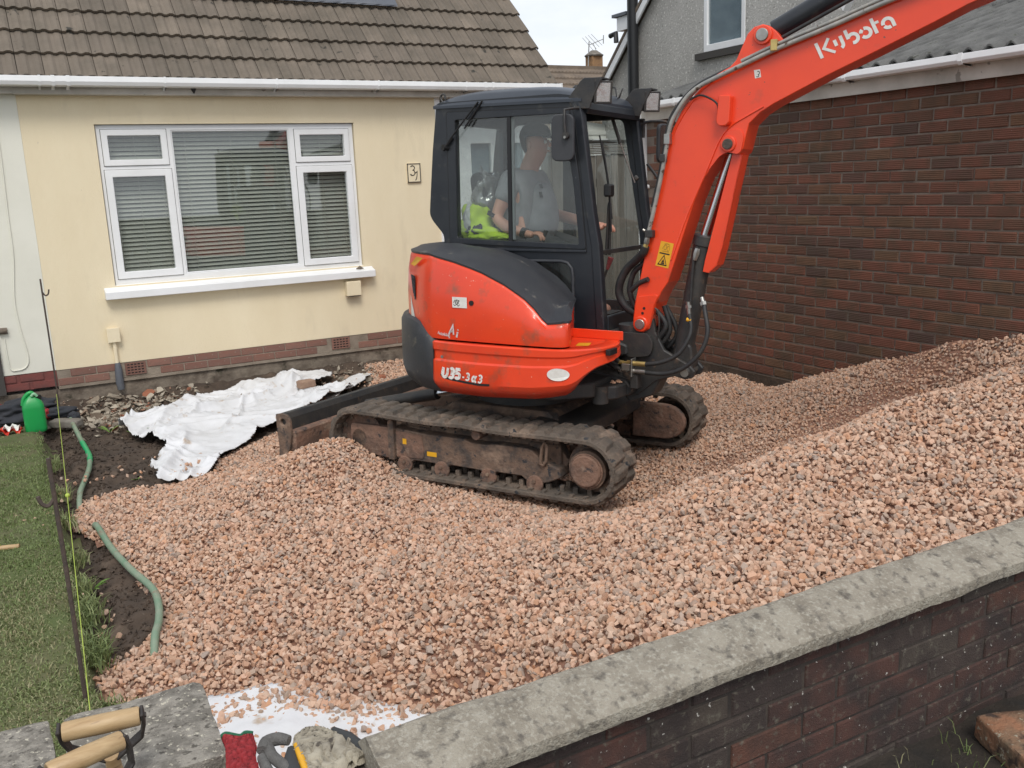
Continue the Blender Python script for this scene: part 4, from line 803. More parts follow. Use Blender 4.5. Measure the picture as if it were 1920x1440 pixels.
    if side < 0:
        for a, b, c, d in ((-.52,-.49,.235,.272), (-.335,-.26,.175,.205)): bx('worn_decal', a, b, yo+.0665 if a < -.4 else yo+.0735, yo+.0675 if a < -.4 else yo+.0745, c, d, M['yellow'], f)
    # D-shaped travel motor cover on the inner side
    yi = y1 if side < 0 else y0
    dpts = [(.575,.11),(.575,.365)]+[(.80+.165*math.cos(R(a)), .237+.125*math.sin(R(a))) for a in range(90, -91, -15)]
    mc = G(pr('motor_cover', dpts, *sorted((yi, yi-so*.05)), M['mudr'], bev=.01, seg=2))
    for q in ((.66,.33),(.66,.15),(.90,.19)): cyl('cover_bolt', (q[0], yi-so*.05, q[1]), (q[0], yi-so*.062, q[1]), .013, M['mud'], mc, n=6)
for s in (-1, 1): track(s)
cf = G(pr('undercarriage_frame', [(-.45,.20),(-.5,.33),(-.36,.46),(.36,.46),(.50,.34),(.46,.20),(.30,.26),(-.3,.26)], -.42, .42, M['mud'], bev=.01))
for s in (-1, 1):
    for xx in (-1, 1):
        bm = bmesh.new(); loft(bm, [[(xx*(.16+a), s*y, z0), (xx*(.16+a+.22), s*y, z0), (xx*(.16+a+.22), s*y, z1), (xx*(.16+a), s*y, z1)] for y, a, z0, z1 in ((.35,.02,.24,.45),(.5,.12,.22,.39),(.70,.22,.18,.33))], closed=True, capends=True); bobj('frame_leg', bm, M['mud'], cf, bev=.008)
G(pr('front_crossmember', [(.30,.30),(.30,.43),(.62,.40),(.64,.32),(.5,.28)], -.55, .55, M['blacks'], bev=.01))
cyl('swing_ring', (0, 0, .45), (0, 0, .555), .36, M['blacks'], cf, n=40)
# blade
bl = [(-1.535,.03),(-1.505,.0),(-1.49,.05),(-1.475,.12),(-1.475,.20),(-1.49,.275),(-1.515,.312),(-1.545,.315),(-1.53,.27),(-1.512,.20),(-1.512,.12)]
bd = G(pr('dozer_blade', bl, -.84, .84, M['blacks'], bev=.004)); bd.location.z = .03
for s in (-1, 1):
    e = pr('blade_end_plate', [(-1.545,-.0),(-1.50,.0),(-1.44,.07),(-1.415,.18),(-1.42,.28),(-1.445,.318),(-1.50,.325),(-1.55,.315),(-1.545,.2),(-1.535,.08)], *sorted((s*.84, s*.862)), M['mud'], bd, holes=[[(-1.485+.024*math.cos(R(a)), .265+.024*math.sin(R(a))) for a in range(0, 360, 30)]], bev=.003)
bx('blade_stiffener', -1.474, -1.40, -.838, .838, .05, .20, M['mudr'], bd, bev=.01)
for s in (-1, 1):
    bm = bmesh.new(); loft(bm, [[(-1.42, s*.30, .08), (-1.42, s*.42, .08), (-1.42, s*.42, .20), (-1.42, s*.30, .20)], [(-.40, s*.24, .25), (-.40, s*.34, .25), (-.40, s*.34, .37), (-.40, s*.24, .37)]], closed=True, capends=True); bobj('blade_arm', bm, M['mud'], bd, bev=.008)
cyl('blade_cylinder', (-1.40, -.02, .22), (-.75, -.02, .37), .045, M['blacks'], bd); cyl('blade_rod', (-.80, -.02, .358), (-.55, -.02, .42), .024, M['chrome'], bd)
# ---------------- upper structure
def interp(tab, x):
    if x <= tab[0][0]: return tab[0][1]
    for (a, b), (c, d) in zip(tab, tab[1:]):
        if x <= c: return b+(d-b)*(x-a)/(c-a)
    return tab[-1][1]
U(pr('revolving_frame', [(-.45,-.5),(-.2,-.62),(.52,-.60),(.70,-.40),(.72,.5),(.55,.70),(-.3,.70),(-.6,.4),(-.65,-.2)], .585, .68, M['blacks'], ax='z', bev=.01))
# side skirt, wraps round the right front corner
sk = [(.78,-.20),(.845,-.34),(.88,-.46),(.875,-.56),(.84,-.66),(.76,-.755),(.64,-.815),(.45,-.842),(.2,-.853),(0,-.852),(-.12,-.843),(-.205,-.828)]
def sprofile(pts, prof, cen=(.2, 0)):
    rows = []
    for i, (x, y) in enumerate(pts):
        a = Vector(pts[max(i-1, 0)]); b = Vector(pts[min(i+1, len(pts)-1)]); t = (b-a).normalized(); n = Vector((-t.y, t.x))
        if n.dot(Vector((x-cen[0], y-cen[1]))) < 0: n = -n
        rows.append([(x+n.x*o_, y+n.y*o_, z) for o_, z in prof(x, y)])
    return rows
def skprof(x, y):
    zb = interp([(-.2,.615),(.15,.615),(.5,.633),(.72,.668),(.76,.70),(.80,.755),(.84,.80),(.90,.835)], x if y < -.5 else .9)
    t = (.945-zb)/.33
    return [(-.09, .947), (-.012, .945), (0, .937), (0, .945-.05*t), (-.010, .945-.062*t), (-.010, .945-.11*t), (.0, .945-.122*t), (.004, zb+.085*t), (-.008, zb+.06*t), (-.06, zb)]
sks = [tuple(v[:2]) for v in smoothpath([(x, y, 0) for x, y in sk], 4)]
bm = bmesh.new(); loft(bm, sprofile(sks, skprof)); side = U(bobj('side_skirt', bm, M['orange'], smooth=True, auto=28))
so_ = side.modifiers.new('s', 'SOLIDIFY'); so_.thickness = .006
deck = pr('skirt_ledge', [(.775,-.20),(.84,-.34),(.872,-.46),(.866,-.56),(.83,-.65),(.75,-.745),(.63,-.803),(.45,-.83),(.1,-.84),(.1,-.5),(.5,-.2)], .934, .944, M['orange'], side, ax='z')
bx('battery_strip', .50, .86, -.335, -.325, .945, 1.0, M['orange'], side, bev=.003)
pr('yellow_label', [(.69,-.63),(.76,-.60),(.73,-.50),(.66,-.53)], .9455, .9462, M['yellow'], side, ax='z')
# counterweight
cwp = [tuple(v[:2]) for v in smoothpath([(-.857*math.sin(R(a)), -.857*math.cos(R(a)), 0) for a in range(14, 170, 12)], 2)]
def cwprof(x, y):
    d = interp([(-.40, 0), (-.20, .125)], x) if y < 0 else 0
    return [(-.16+d*.8, 1.075-d), (-.05+d*.1, 1.068-d), (-.015, 1.052-d), (.0, 1.02-d), (.004, .85-d*.3), (0, .72), (-.02, .655), (-.06, .61), (-.14, .60)]
bm = bmesh.new(); loft(bm, sprofile(cwp, cwprof, (0, 0))); co = U(bobj('counterweight', bm, M['cw'], smooth=True, auto=35)); s_ = co.modifiers.new('s', 'SOLIDIFY'); s_.thickness = .02
# hood: orange shell + black top cover
hp0 = [(.47,-.22),(.56,-.42),(.64,-.60),(.695,-.70),(.70,-.765),(.655,-.80),(.55,-.815),(.3,-.822),(0,-.822),(-.18,-.812),(-.27,-.785),(-.38,-.725),(-.50,-.64),(-.60,-.54),(-.69,-.40),(-.75,-.22),(-.775,0),(-.77,.25)]
hps = [tuple(v[:2]) for v in smoothpath([(x, y, 0) for x, y in hp0], 4)]
SEAM = [(-.9,1.476),(-.262,1.471),(-.064,1.434),(.127,1.381),(.312,1.302),(.438,1.228),(.509,1.169),(.554,1.115),(.60,1.09),(.72,1.112)]
TOP = [(-.8,1.44),(-.546,1.462),(-.479,1.474),(-.306,1.485),(-.098,1.463),(.143,1.39),(.336,1.278),(.412,1.196),(.46,1.13),(.6,1.1)]
NF = 12  # first points are the front diagonal
hood_rows = []; cover_rows = []
for i, (x, y) in enumerate(hps):
    a = Vector(hps[max(i-1, 0)]); b = Vector(hps[min(i+1, len(hps)-1)]); t = (b-a).normalized(); n = Vector((-t.y, t.x))
    if n.dot(Vector((x-.0, y+.2))) < 0: n = -n
    front = i < 16
    zs = interp(SEAM, x) if not front else interp([(0, 1.15), (8, 1.112), (12, 1.104), (16, 1.10)], i)
    if i >= 16 and x > .58: zs = interp([(.58, 1.088), (.72, 1.100)], x)
    zb = .957; hgt = zs-zb
    lean = .035 if not front else .0
    hood_rows.append([(x+n.x*o_, y+n.y*o_, z) for o_, z in ((-.02, zb-.004), (-.004, zb), (0, zb+.02), (0, zb+hgt*.5), (-lean*.25, zs-hgt*.22), (-lean*.7, zs-.03), (-lean, zs))])
    sx, sy = x-n.x*lean, y-n.y*lean
    ix = min(max(x, -.62), .44); iz = interp(TOP, ix); 
    if x < -.62: iz = 1.44
    iy = -.13
    if front: ix = .44; iz = 1.16
    row = [(sx+n.x*.004, sy+n.y*.004, zs-.006), (sx+n.x*.006, sy+n.y*.006, zs+.006)]
    for k in range(1, 8):
        f_ = k/7; bulge = math.sin(math.pi*min(f_*1.15, 1))*.045*(1 if not front else .3); e = f_**.8
        row.append((sx+(ix-sx)*f_, sy+(iy-sy)*f_, zs+(iz-zs)*e+bulge))
    cover_rows.append(row)
bm = bmesh.new(); loft(bm, hood_rows); hd = U(bobj('engine_hood', bm, M['orange'], smooth=True, auto=32)); s_ = hd.modifiers.new('s', 'SOLIDIFY'); s_.thickness = .008
bm = bmesh.new(); loft(bm, cover_rows); hc = U(bobj('hood_top_cover', bm, M['blackp'], smooth=True, auto=40))
yF = -.8265
for (a, b, c, d, m_, nm) in ((-.049,.057,1.158,1.223,'white','sticker'),): st = bx(nm, a, b, yF, yF+.0015, c, d, M[m_], hd)
fr_s = lambda u, v: Vector((u, yF-.0006, v))
stroke('sticker_print', [[(-.040,1.186),(-.032,1.203),(-.024,1.185),(-.018,1.204),(-.010,1.186),(-.004,1.203),(.006,1.199)], [(-.042,1.178),(-.03,1.170),(-.018,1.180),(-.006,1.168),(.006,1.178)], arc(-.015,1.193,.013,0,360,10)], fr_s, .0035, M['black'], hd)
U(cyl('lock_hole', (.088, -.8275, 1.191), (.088, -.820, 1.191), .0155, M['black'], n=20))
# vent grille at the rear corner
vx = []
vb = hps[-1]
def hood_at(x, y_hint, z, off): 
    best = min(range(16, len(hps)), key=lambda i: abs(hps[i][0]-x)); x0, y0 = hps[best]; a = Vector(hps[best-1]); b = Vector(hps[min(best+1, len(hps)-1)]); t = (b-a).normalized(); n = Vector((-t.y, t.x)); n = n if n.dot(Vector((x0, y0+.2))) > 0 else -n
    return Vector((x0+n.x*off, y0+n.y*off, z)), t
bm = bmesh.new(); q = [hood_at(-.47, 0, 1.335, .003)[0], hood_at(-.395, 0, 1.325, .003)[0], hood_at(-.395, 0, 1.17, .003)[0], hood_at(-.455, 0, 1.225, .003)[0]]; bm.faces.new([bm.verts.new(p) for p in q]); g_ = U(bobj('vent_grille', bm, M['black']))
bm = bmesh.new()
for i in range(5):
    a = q[0].lerp(q[3], (i+.5)/5); b = q[1].lerp(q[2], (i+.5)/5); 
    nrm = Vector((-.55, -.83, 0)); tube(bm, [a+nrm*.003, b+nrm*.003], .003, 4)
for i in range(3): a = q[0].lerp(q[1], (i+.5)/3); b = q[3].lerp(q[2], (i+.5)/3); tube(bm, [a+nrm*.004, b+nrm*.004], .003, 4)
bobj('grille_bars', bm, M['blackp'], g_)
bm = bmesh.new(); q = [hood_at(-.50, 0, 1.20, .0035)[0], hood_at(-.505, 0, 1.03, .0035)[0], hood_at(-.40, 0, 1.0, .0035)[0]]; bm.faces.new([bm.verts.new(p) for p in q]); U(bobj('warning_decal', bm, M['white']))
bm = bmesh.new(); q = [hood_at(-.30, 0, 1.468, .003)[0]-Vector((0,0,.02)), hood_at(-.385, 0, 1.468, .003)[0]-Vector((0,0,.015)), hood_at(-.47, 0, 1.40, .004)[0], hood_at(-.40, 0, 1.39, .004)[0]]; bm.faces.new([bm.verts.new(p) for p in q]); U(bobj('worn_yellow_decal', bm, M['yellow']))
# ---- print made from stroked letters
def glyphs(s, x, z, h, slant, wd, gap=.22, W=None):
    """block letters as strokes; returns list of paths in (u, v)"""
    G_ = {'U': [[(0,1),(0,.3)]+arc(.3,.3,.3,180,360,6)+[(.6,1)]], '3': [arc(.28,.75,.25,150,-80,7)+arc(.28,.27,.27,80,-150,7)], '5': [[(.55,1),(.08,1),(.05,.58)]+arc(.27,.32,.28,100,-150,8)], '-': [[(0,.35),(.3,.35)]],
          'A': [[(0,0),(.3,1),(.6,0)],[(.12,.35),(.48,.35)]], 'i': [[(.1,0),(.1,.6)],[(.1,.75),(.1,.88)]], 'u': [[(0,.6),(0,.2)]+arc(.2,.2,.2,180,360,5)+[(.4,.6),(.4,0)]], 't': [[(.15,.85),(.15,0),(.3,0)],[(0,.6),(.32,.6)]], 'o': [arc(.22,.3,.22,0,360,10,.3)], 'I': [[(.1,0),(.1,1)]], 'd': [arc(.22,.3,.22,0,360,10,.3),[(.44,0),(.44,1)]], 'l': [[(.08,0),(.08,1)]], 'n': [[(0,0),(0,.6)],[(0,.4)]+arc(.2,.4,.2,180,0,5)+[(.4,0)]], 'g': [arc(.22,.3,.22,0,360,10,.3),[(.44,.6),(.44,-.15)]+arc(.22,-.15,.22,0,-150,5)], 'a': [[(.62,.85),(.42,.35),(.28,.05),(.12,.05),(0,.3),(.06,.62),(.22,.75),(.36,.6),(.45,.2),(.58,.0),(.68,.1)]]}
    out = []
    for ch in s:
        if ch != ' ':
            for p in G_[ch]: out.append([(x+(a+b*slant)*h, z+b*h) for a, b in p])
            wdt = max(a for p in G_[ch] for a, b in p)
        else: wdt = .3
        x += (wdt+gap)*h
    return out
def sky_(x):
    for a, b in zip(sks[10:], sks[11:]):
        if b[0] <= x <= a[0]: return a[1]+(b[1]-a[1])*(x-a[0])/(b[0]-a[0]+1e-9)
    return sks[-1][1]
frk = lambda u, v: Vector((u, sky_(u)-.0062, v))
# the model name on the skirt, slightly falling to the right like the panel crease
U35 = glyphs('U35', -.125, .728, .060, .22, .012, .26); U35b = glyphs('-3', .030, .728, .044, .18, .009, .25)+glyphs('a3', .100, .724, .046, .2, .006, .26)
sh = lambda paths, k: [[(u, v-(u+.12)*k) for u, v in p] for p in paths]
stroke('model_name_underline', [[(-.138,.742),(-.12,.725),(-.05,.716),(.05,.708),(.15,.702),(.225,.706)]], lambda u, v: frk(u, v)+Vector((0,.0012,0)), .014, M['black'], side)  # black printed stroke along the foot of the model name
o = stroke('model_name', sh(U35, .03), lambda u, v: frk(u, v)+Vector((0,-.0006,0)), .0195, M['wear'], side); o = stroke('model_name_suffix', sh(U35b, .03), lambda u, v: frk(u, v)+Vector((0,-.0006,0)), .0105, M['white'], side)
stroke('idling_mark', glyphs('A', -.082, .990, .060, .25, .01)+glyphs('i', -.030, .975, .058, .25, .01), fr_s, .0125, M['silver'], hd)
stroke('idling_print', sh(glyphs('AutoIdling', -.165, .982, .019, .2, .002, .16), .16), fr_s, .0036, M['silver'], hd)
el = [(.668+.062*math.cos(R(a)), .801+.037*math.sin(R(a))) for a in range(0, 360, 15)]
bm = bmesh.new(); bm.faces.new([bm.verts.new((x, -.812+.55*max(0, x-.64)-.0065 if x > .64 else -.8185-.0, z)) for x, z in el]); 
for v in bm.verts:   # lay the oval on the curved corner of the skirt
    x = v.co.x; best = min(range(8, len(sks)), key=lambda i: abs(sks[i][0]-x)); i0 = best; x0, y0 = sks[i0]; j = i0+1 if (sks[min(i0+1, len(sks)-1)][0]-x)*(x0-x) <= 0 else i0-1; x1, y1 = sks[j]; tt = (x-x0)/(x1-x0+1e-9); v.co.y = y0+(y1-y0)*tt-.010
bobj('oval_patch', bm, M['white'], side)
cyl('skirt_bolt', (-.117, -.852, .853), (-.117, -.858, .853), .010, M['steel'], side, n=10)
bx('grey_label', .868, .872, -.53, -.49, .86, .90, M['silver'], side); bx('plug_block', .87, .90, -.60, -.50, .895, .93, M['black'], side, bev=.003)
# ---------------- cab
def rc(pts, r=.03, n=4):
    """round the corners of a polygon"""
    out = []; P = [Vector((*p, 0)) for p in pts]; m_ = len(P)
    for i in range(m_):
        a, b, c = P[i-1], P[i], P[(i+1) % m_]; u = (a-b); v = (c-b); k = min(r, u.length*.45, v.length*.45); s, e = b+u.normalized()*k, b+v.normalized()*k
        for j in range(n+1): t = j/n; q = s*(1-t)**2+b*2*t*(1-t)+e*t*t; out.append((q.x, q.y))
    return out
CY0, CY1 = -.10, .80
SIDE = rc([(-.635,2.44),(-.68,2.12),(-.722,1.70),(-.70,1.655),(-.605,1.555),(-.607,1.0),(-.55,.88),(.50,.875),(.60,.93),(.622,1.0),(.586,1.5),(.548,1.7),(.503,2.03),(.467,2.30),(.42,2.42),(.30,2.44)], .03, 3)
WIN = rc([(-.485,2.32),(.335,2.318),(.412,1.867),(.448,1.503),(-.49,1.535)], .015, 2)
LOWW = rc([(-.05,1.38),(.346,1.388),(.392,1.33),(.397,.98),(-.05,.98)], .05, 4)
cab = U(pr('cab_side', SIDE, CY0, CY0+.045, M['cabp'], holes=[WIN, LOWW], bev=.006))
# raised frame of the sliding window
wf_ = pr('window_frame', rc([(-.550,2.373),(.375,2.350),(.452,1.90),(.496,1.473),(-.551,1.499)], .02, 3), CY0-.008, CY0, M['cabp'], cab, holes=[WIN], bev=.003)
def off(poly, k):
    c = Vector((sum(p[0] for p in poly)/len(poly), sum(p[1] for p in poly)/len(poly))); return [(p[0]+(c.x-p[0])/max((Vector(p)-c).length, .01)*-k, p[1]+(c.y-p[1])/max((Vector(p)-c).length, .01)*-k) for p in poly]
pr('window_seal', rc([(-.556,2.380),(.380,2.357),(.458,1.90),(.503,1.466),(-.557,1.492)], .02, 3), CY0-.003, CY0+.001, M['black'], cab, holes=[rc([(-.548,2.371),(.373,2.348),(.450,1.90),(.494,1.475),(-.549,1.501)], .02, 3)])
U(pr('window_pane', [(-.49,2.325),(-.05,2.325),(-.05,1.525),(-.49,1.535)], CY0+.018, CY0+.022, M['glass'])); U(pr('window_pane', [(-.075,2.325),(.34,2.32),(.42,1.867),(.455,1.50),(-.075,1.52)], CY0+.004, CY0+.008, M['glass']))
U(bx('window_mullion', -.078, -.052, CY0-.004, CY0+.03, 1.52, 2.322, M['black'])); U(bx('slider_edge', -.050, -.030, CY0+.004, CY0+.016, 1.53, 2.318, mat('slider_edge', (.16,.18,.18), None, rough=.3)))
U(pr('lower_pane', off(LOWW, .006), CY0+.012, CY0+.016, M['glass'], bev=0)); lr = U(tb('lower_window_rim', [(-.05,CY0-.004,1.385),(.0,CY0-.004,1.392),(.32,CY0-.004,1.396),(.365,CY0-.004,1.385),(.395,CY0-.004,1.35),(.402,CY0-.004,1.30),(.405,CY0-.004,1.0)], .011, M['blackp'], n=8))
U(bx('waist_rail', -.55, .50, CY0-.012, CY0, 1.452, 1.470, M['cabp'], bev=.004))
far = U(pr('cab_side', SIDE, CY1-.045, CY1, M['cabp'], holes=[rc([(-.56,2.33),(-.12,2.33),(-.12,1.50),(-.56,1.52)], .05, 4), rc([(-.03,2.33),(.36,2.33),(.50,1.50),(.50,1.05),(-.03,1.05)], .05, 4)], bev=.006))
far['label'] = 'door side of the cab'
for q in (((-.57,2.34),(-.11,2.34),(-.11,1.49),(-.57,1.49)), ((-.04,2.34),(.38,2.34),(.51,1.5),(.51,1.04),(-.04,1.04))): U(pr('door_pane', list(q), CY1-.02, CY1-.016, M['glass']))
U(pr('cab_rear', [(CY0+.045,1.0),(CY1-.045,1.0),(CY1-.045,2.42),(CY0+.045,2.42)], -.615, -.585, M['cabp'], ax='x', holes=[rc([(.02,1.62),(.68,1.62),(.68,2.30),(.02,2.30)], .05, 4)]))
U(pr('rear_bulge', [(-.60,1.56),(-.69,1.66),(-.715,1.70),(-.675,2.12),(-.63,2.43),(-.60,2.43)], CY0+.045, CY0+.11, M['cabp'])); U(pr('rear_bulge', [(-.60,1.56),(-.69,1.66),(-.715,1.70),(-.675,2.12),(-.63,2.43),(-.60,2.43)], CY1-.11, CY1-.045, M['cabp']))
U(pr('rear_pane', [(.01,1.61),(.69,1.61),(.69,2.31),(.01,2.31)], -.603, -.599, M['glass'], ax='x'))
# front: pillars follow the side line, header, bars and panes
FP = [(.622,1.0),(.586,1.5),(.548,1.7),(.503,2.03),(.467,2.30)]
for y in (CY0+.02, CY1-.02):
    bm = bmesh.new(); loft(bm, [[(x+.008, y-.03, z), (x+.008, y+.03, z), (x-.055, y+.03, z), (x-.055, y-.03, z)] for x, z in ((.622,.92),)+tuple(FP)+((.44,2.41),)], closed=True, capends=True); U(bobj('front_pillar', bm, M['cabp'], bev=.01, seg=2))
U(bx('waist_bar', .575, .600, CY0+.05, CY1-.05, 1.440, 1.468, M['blacks'])); U(bx('sill_bar', .60, .63, CY0+.05, CY1-.05, .90, 1.045, M['cabp'], bev=.006)); U(bx('cab_floor', -.6, .60, CY0+.045, CY1-.045, .885, .95, M['blacks']))
bm = bmesh.new(); loft(bm, [[(x+.0, y, z) for x, z in FP[1:]] for y in (CY0+.045, CY1-.045)]); bm.free()
bm = bmesh.new(); loft(bm, [[(.612, y, 1.03), (.578, y, 1.455)] for y in (CY0+.045, CY1-.045)]); U(bobj('lower_windscreen', bm, M['glass']))
hdz = U(pr('windscreen_header', [(.44,2.40),(.478,2.38),(.49,2.34),(.482,2.31),(.44,2.325),(.40,2.38)], CY0+.04, CY1-.04, M['cabp'], bev=.005))
# roof dome
bm = bmesh.new(); rows = []
nx, ny = 26, 18; rx0, rx1, ry0, ry1 = -.655, .468, CY0-.012, CY1+.012
for i in range(nx+1):
    u = -1+2*i/nx; row = []
    for j in range(ny+1):
        v = -1+2*j/ny; uu = math.copysign(abs(u)**.75, u); vv = math.copysign(abs(v)**.75, v)
        x = (rx0+rx1)/2+(rx1-rx0)/2*uu; y = (ry0+ry1)/2+(ry1-ry0)/2*vv
        z = 2.418+.108*(1-abs(uu)**3.2)**.55*(1-abs(vv)**5)**.5-.018*(uu*.5+.5)
        row.append((x, y, z))
    rows.append(row)
loft(bm, rows); edge = [rows[i][0] for i in range(nx+1)]+[rows[nx][j] for j in range(1, ny+1)]+[rows[i][ny] for i in range(nx-1, -1, -1)]+[rows[0][j] for j in range(ny-1, 0, -1)]
loft(bm, [edge, [(x, y, z-.018) for x, y, z in edge]], closed=True)
U(bobj('cab_roof', bm, mat('cab_roof_paint', (.030,.037,.050), (.04,.047,.06), 4, .34, spots=((.16,.17,.18), 70, .775, .02)), smooth=True, auto=50)); U(bx('headliner', -.6, .42, CY0+.04, CY1-.04, 2.385, 2.395, M['interior']))
U(tb('roof_hook', [(-.60,CY0+.03,2.44),(-.62,CY0+.03,2.475),(-.605,CY0+.03,2.495),(-.585,CY0+.03,2.49),(-.58,CY0+.03,2.46)], .007, M['blacks'], n=6, sm=3)); U(tb('roof_hook', [(.30,.60,2.46),(.32,.62,2.52),(.36,.62,2.53),(.38,.60,2.47)], .006, M['blacks'], n=6, sm=3)); U(tb('aerial_lead', [(.42,.50,2.42),(.46,.52,2.50),(.43,.58,2.51),(.40,.60,2.45)], .004, M['blacks'], n=6, sm=4))
# work lamps in angled brackets
def lamp(y, lab, dz=0):
    br = U(pr('lamp_bracket', [(.375,2.41+dz),(.46,2.505+dz),(.485,2.52+dz),(.60,2.515+dz),(.602,2.50+dz),(.545,2.40+dz),(.52,2.335+dz),(.44,2.34+dz),(.385,2.36+dz)], y-.012, y+.0, M['blacks'], bev=.003)); br['label'] = lab
    for k, q in enumerate(((.47,2.505),(.60,2.515))): pass
    bx('bracket_top', .475, .60, y, y+.11, 2.508+dz, 2.518+dz, M['blacks'], br)
    mx_ = Matrix.Translation((.572, y+.055, 2.435+dz)) @ Matrix.Rotation(R(-48), 4, 'Z') @ Matrix.Rotation(R(8), 4, 'Y')
    h = bx('lamp_housing', -.045, .03, -.055, .055, -.066, .066, M['blackp'], br, bev=.012, M=mx_); bx('lamp_bezel', .030, .040, -.057, .057, -.068, .068, M['blacks'], h, bev=.003, M=mx_)
    bx('lamp_reflector', .037, .0405, -.040, .040, -.054, .054, M['silver'], h, M=mx_); bx('lamp_lens', .041, .044, -.044, .044, -.056, .056, M['lens'], h, bev=.002, M=mx_)
    cyl('bracket_bolt', (.405, y-.013, 2.385+dz), (.405, y-.018, 2.385+dz), .009, M['blackp'], br, n=8)
lamp(CY0+.005, 'nearer work lamp, clear lens'); lamp(CY1-.115, 'farther work lamp', .0)
# mirrors
def mirror(x, y, z, w_, h_, rot, lab, face):
    mt = Matrix.Translation((x, y, z)) @ Matrix.Rotation(rot, 4, 'Z')
    bm = bmesh.new(); prism(bm, rc([(-w_/2,-h_/2),(w_/2,-h_/2),(w_/2,h_/2),(-w_/2,h_/2)], .05, 6), -.014, .014, 'y')
    for v in bm.verts: v.co = mt @ v.co
    o = U(bobj('mirror_housing', bm, M['blackp'], bev=.008, seg=2)); o['label'] = lab
    bm = bmesh.new(); bm.faces.new([bm.verts.new(mt @ Vector((a, .0155*face, b))) for a, b in rc([(-w_/2+.012,-h_/2+.012),(w_/2-.012,-h_/2+.012),(w_/2-.012,h_/2-.012),(-w_/2+.012,h_/2-.012)], .04, 6)]); bobj('mirror_glass', bm, M['chrome'], o); return o
mirror(.378, -.185, 2.165, .150, .285, R(8), 'dark rounded mirror on the near front pillar', 1)
U(tb('mirror_arm', [(.45,CY0-.01,2.345),(.425,CY0-.05,2.34),(.400,-.208,2.33),(.402,-.212,2.25),(.408,-.208,2.18)], .009, M['blacks'], n=8)); U(cyl('mirror_clamp', (.41,-.222,2.175),(.41,-.198,2.175), .022, M['blacks'], n=12)); U(cyl('clamp_bolt', (.412,-.23,2.165),(.412,-.222,2.165), .009, M['steel'], n=6)); U(cyl('pillar_bolt', (.427,CY0-.01,2.355),(.427,CY0,2.355), .010, M['steel'], n=8))
mirror(.60, .92, 2.16, .15, .27, R(78), 'far side mirror on a tube arm', -1)
U(tb('mirror_arm', [(.47,.80,2.29),(.53,.84,2.31),(.60,.95,2.31),(.625,.97,2.27),(.63,.95,2.16)], .010, M['blacks'], n=8, sm=3))
U(tb('grab_rail', [(.52,.82,2.02),(.585,.84,1.93),(.63,.85,1.84),(.62,.85,1.68),(.60,.82,1.6)], .011, M['blacks'], n=8, sm=3)); U(bx('door_hinge', .46, .50, .80, .825, 2.20, 2.33, M['blacks'], bev=.004))
# wipers, gas strut, hand rail inside the windscreen
wp = U(tb('wiper_arm', [(-.558,CY0-.028,2.150),(-.42,CY0-.03,2.285),(-.285,CY0-.02,2.425)], .006, M['black'], n=6)); cyl('wiper_hub', (-.566,CY0-.04,2.143),(-.55,CY0-.001,2.143), .021, M['black'], wp, n=12); tb('wiper_blade', [(-.57,CY0-.030,2.125),(-.50,CY0-.022,2.205)], .011, M['black'], wp, n=6); tb('wiper_blade', [(-.40,CY0-.018,2.26),(-.255,CY0-.016,2.43)], .006, M['black'], wp, n=6)
g = U(tb('gas_strut', [(.37,.55,2.33),(.42,.58,2.155)], .013, M['blacks'], n=8)); tb('strut_rod', [(.42,.58,2.155),(.505,.64,1.89)], .005, M['steel'], g, n=6); cyl('strut_knob', (.50,.65,1.93),(.52,.65,1.91), .018, M['blacks'], g, n=8)
U(tb('windscreen_wiper', [(.545,.02,2.14),(.56,.03,2.05),(.585,.05,1.85),(.61,.03,1.58)], .007, M['black'], n=6)); U(tb('wiper_arm', [(.54,.00,2.18),(.565,.05,1.95),(.61,.045,1.66)], .005, M['black'], n=6)); U(bx('wiper_motor', .575, .625, -.02, .05, 1.80, 1.88, M['black'], bev=.01))
U(tb('hand_rail', [(.56,.06,1.43),(.57,.06,1.60),(.575,.06,1.72),(.575,.075,1.76),(.575,.09,1.72),(.57,.09,1.43)], .009, M['blacks'], n=8, sm=3))
# cab interior: seat, console, levers
seat = U(bx('seat', -.42, .02, .10, .54, 1.34, 1.45, M['cap'], bev=.03)); pr('seat_back', rc([(-.47,1.42),(-.35,1.40),(-.40,1.93),(-.47,1.99),(-.53,1.95)], .05, 4), .12, .52, M['cap'], seat, bev=.03, seg=2); bx('seat_base', -.36, -.06, .16, .5, .94, 1.34, M['interior'], seat)
U(bx('seat_console', -.35, .12, -.035, .08, 1.0, 1.475, M['interior'], bev=.02)); U(bx('seat_console', -.35, .12, .58, .70, 1.0, 1.47, M['interior'], bev=.02))
lv = U(tb('control_lever', [(.10,.03,1.46),(.115,.035,1.54),(.13,.04,1.585)], [.008,.010,.017], M['black'], n=8)); lv = U(tb('control_lever', [(.36,.50,1.44),(.38,.50,1.56),(.385,.50,1.60)], [.008,.010,.017], M['black'], n=8))
t_ = U(tb('travel_lever', [(.30,.33,.95),(.44,.36,1.34)], .009, M['black'], n=6)); tb('red_knob', [(.43,.358,1.31),(.455,.362,1.39)], [.012,.022], M['rcloth'], t_, n=8); U(bx('pedal', .36, .50, .25, .45, .95, 1.02, M['black']))
U(bx('display_panel', .36, .42, .02, .06, 1.72, 1.86, M['black'], bev=.01))
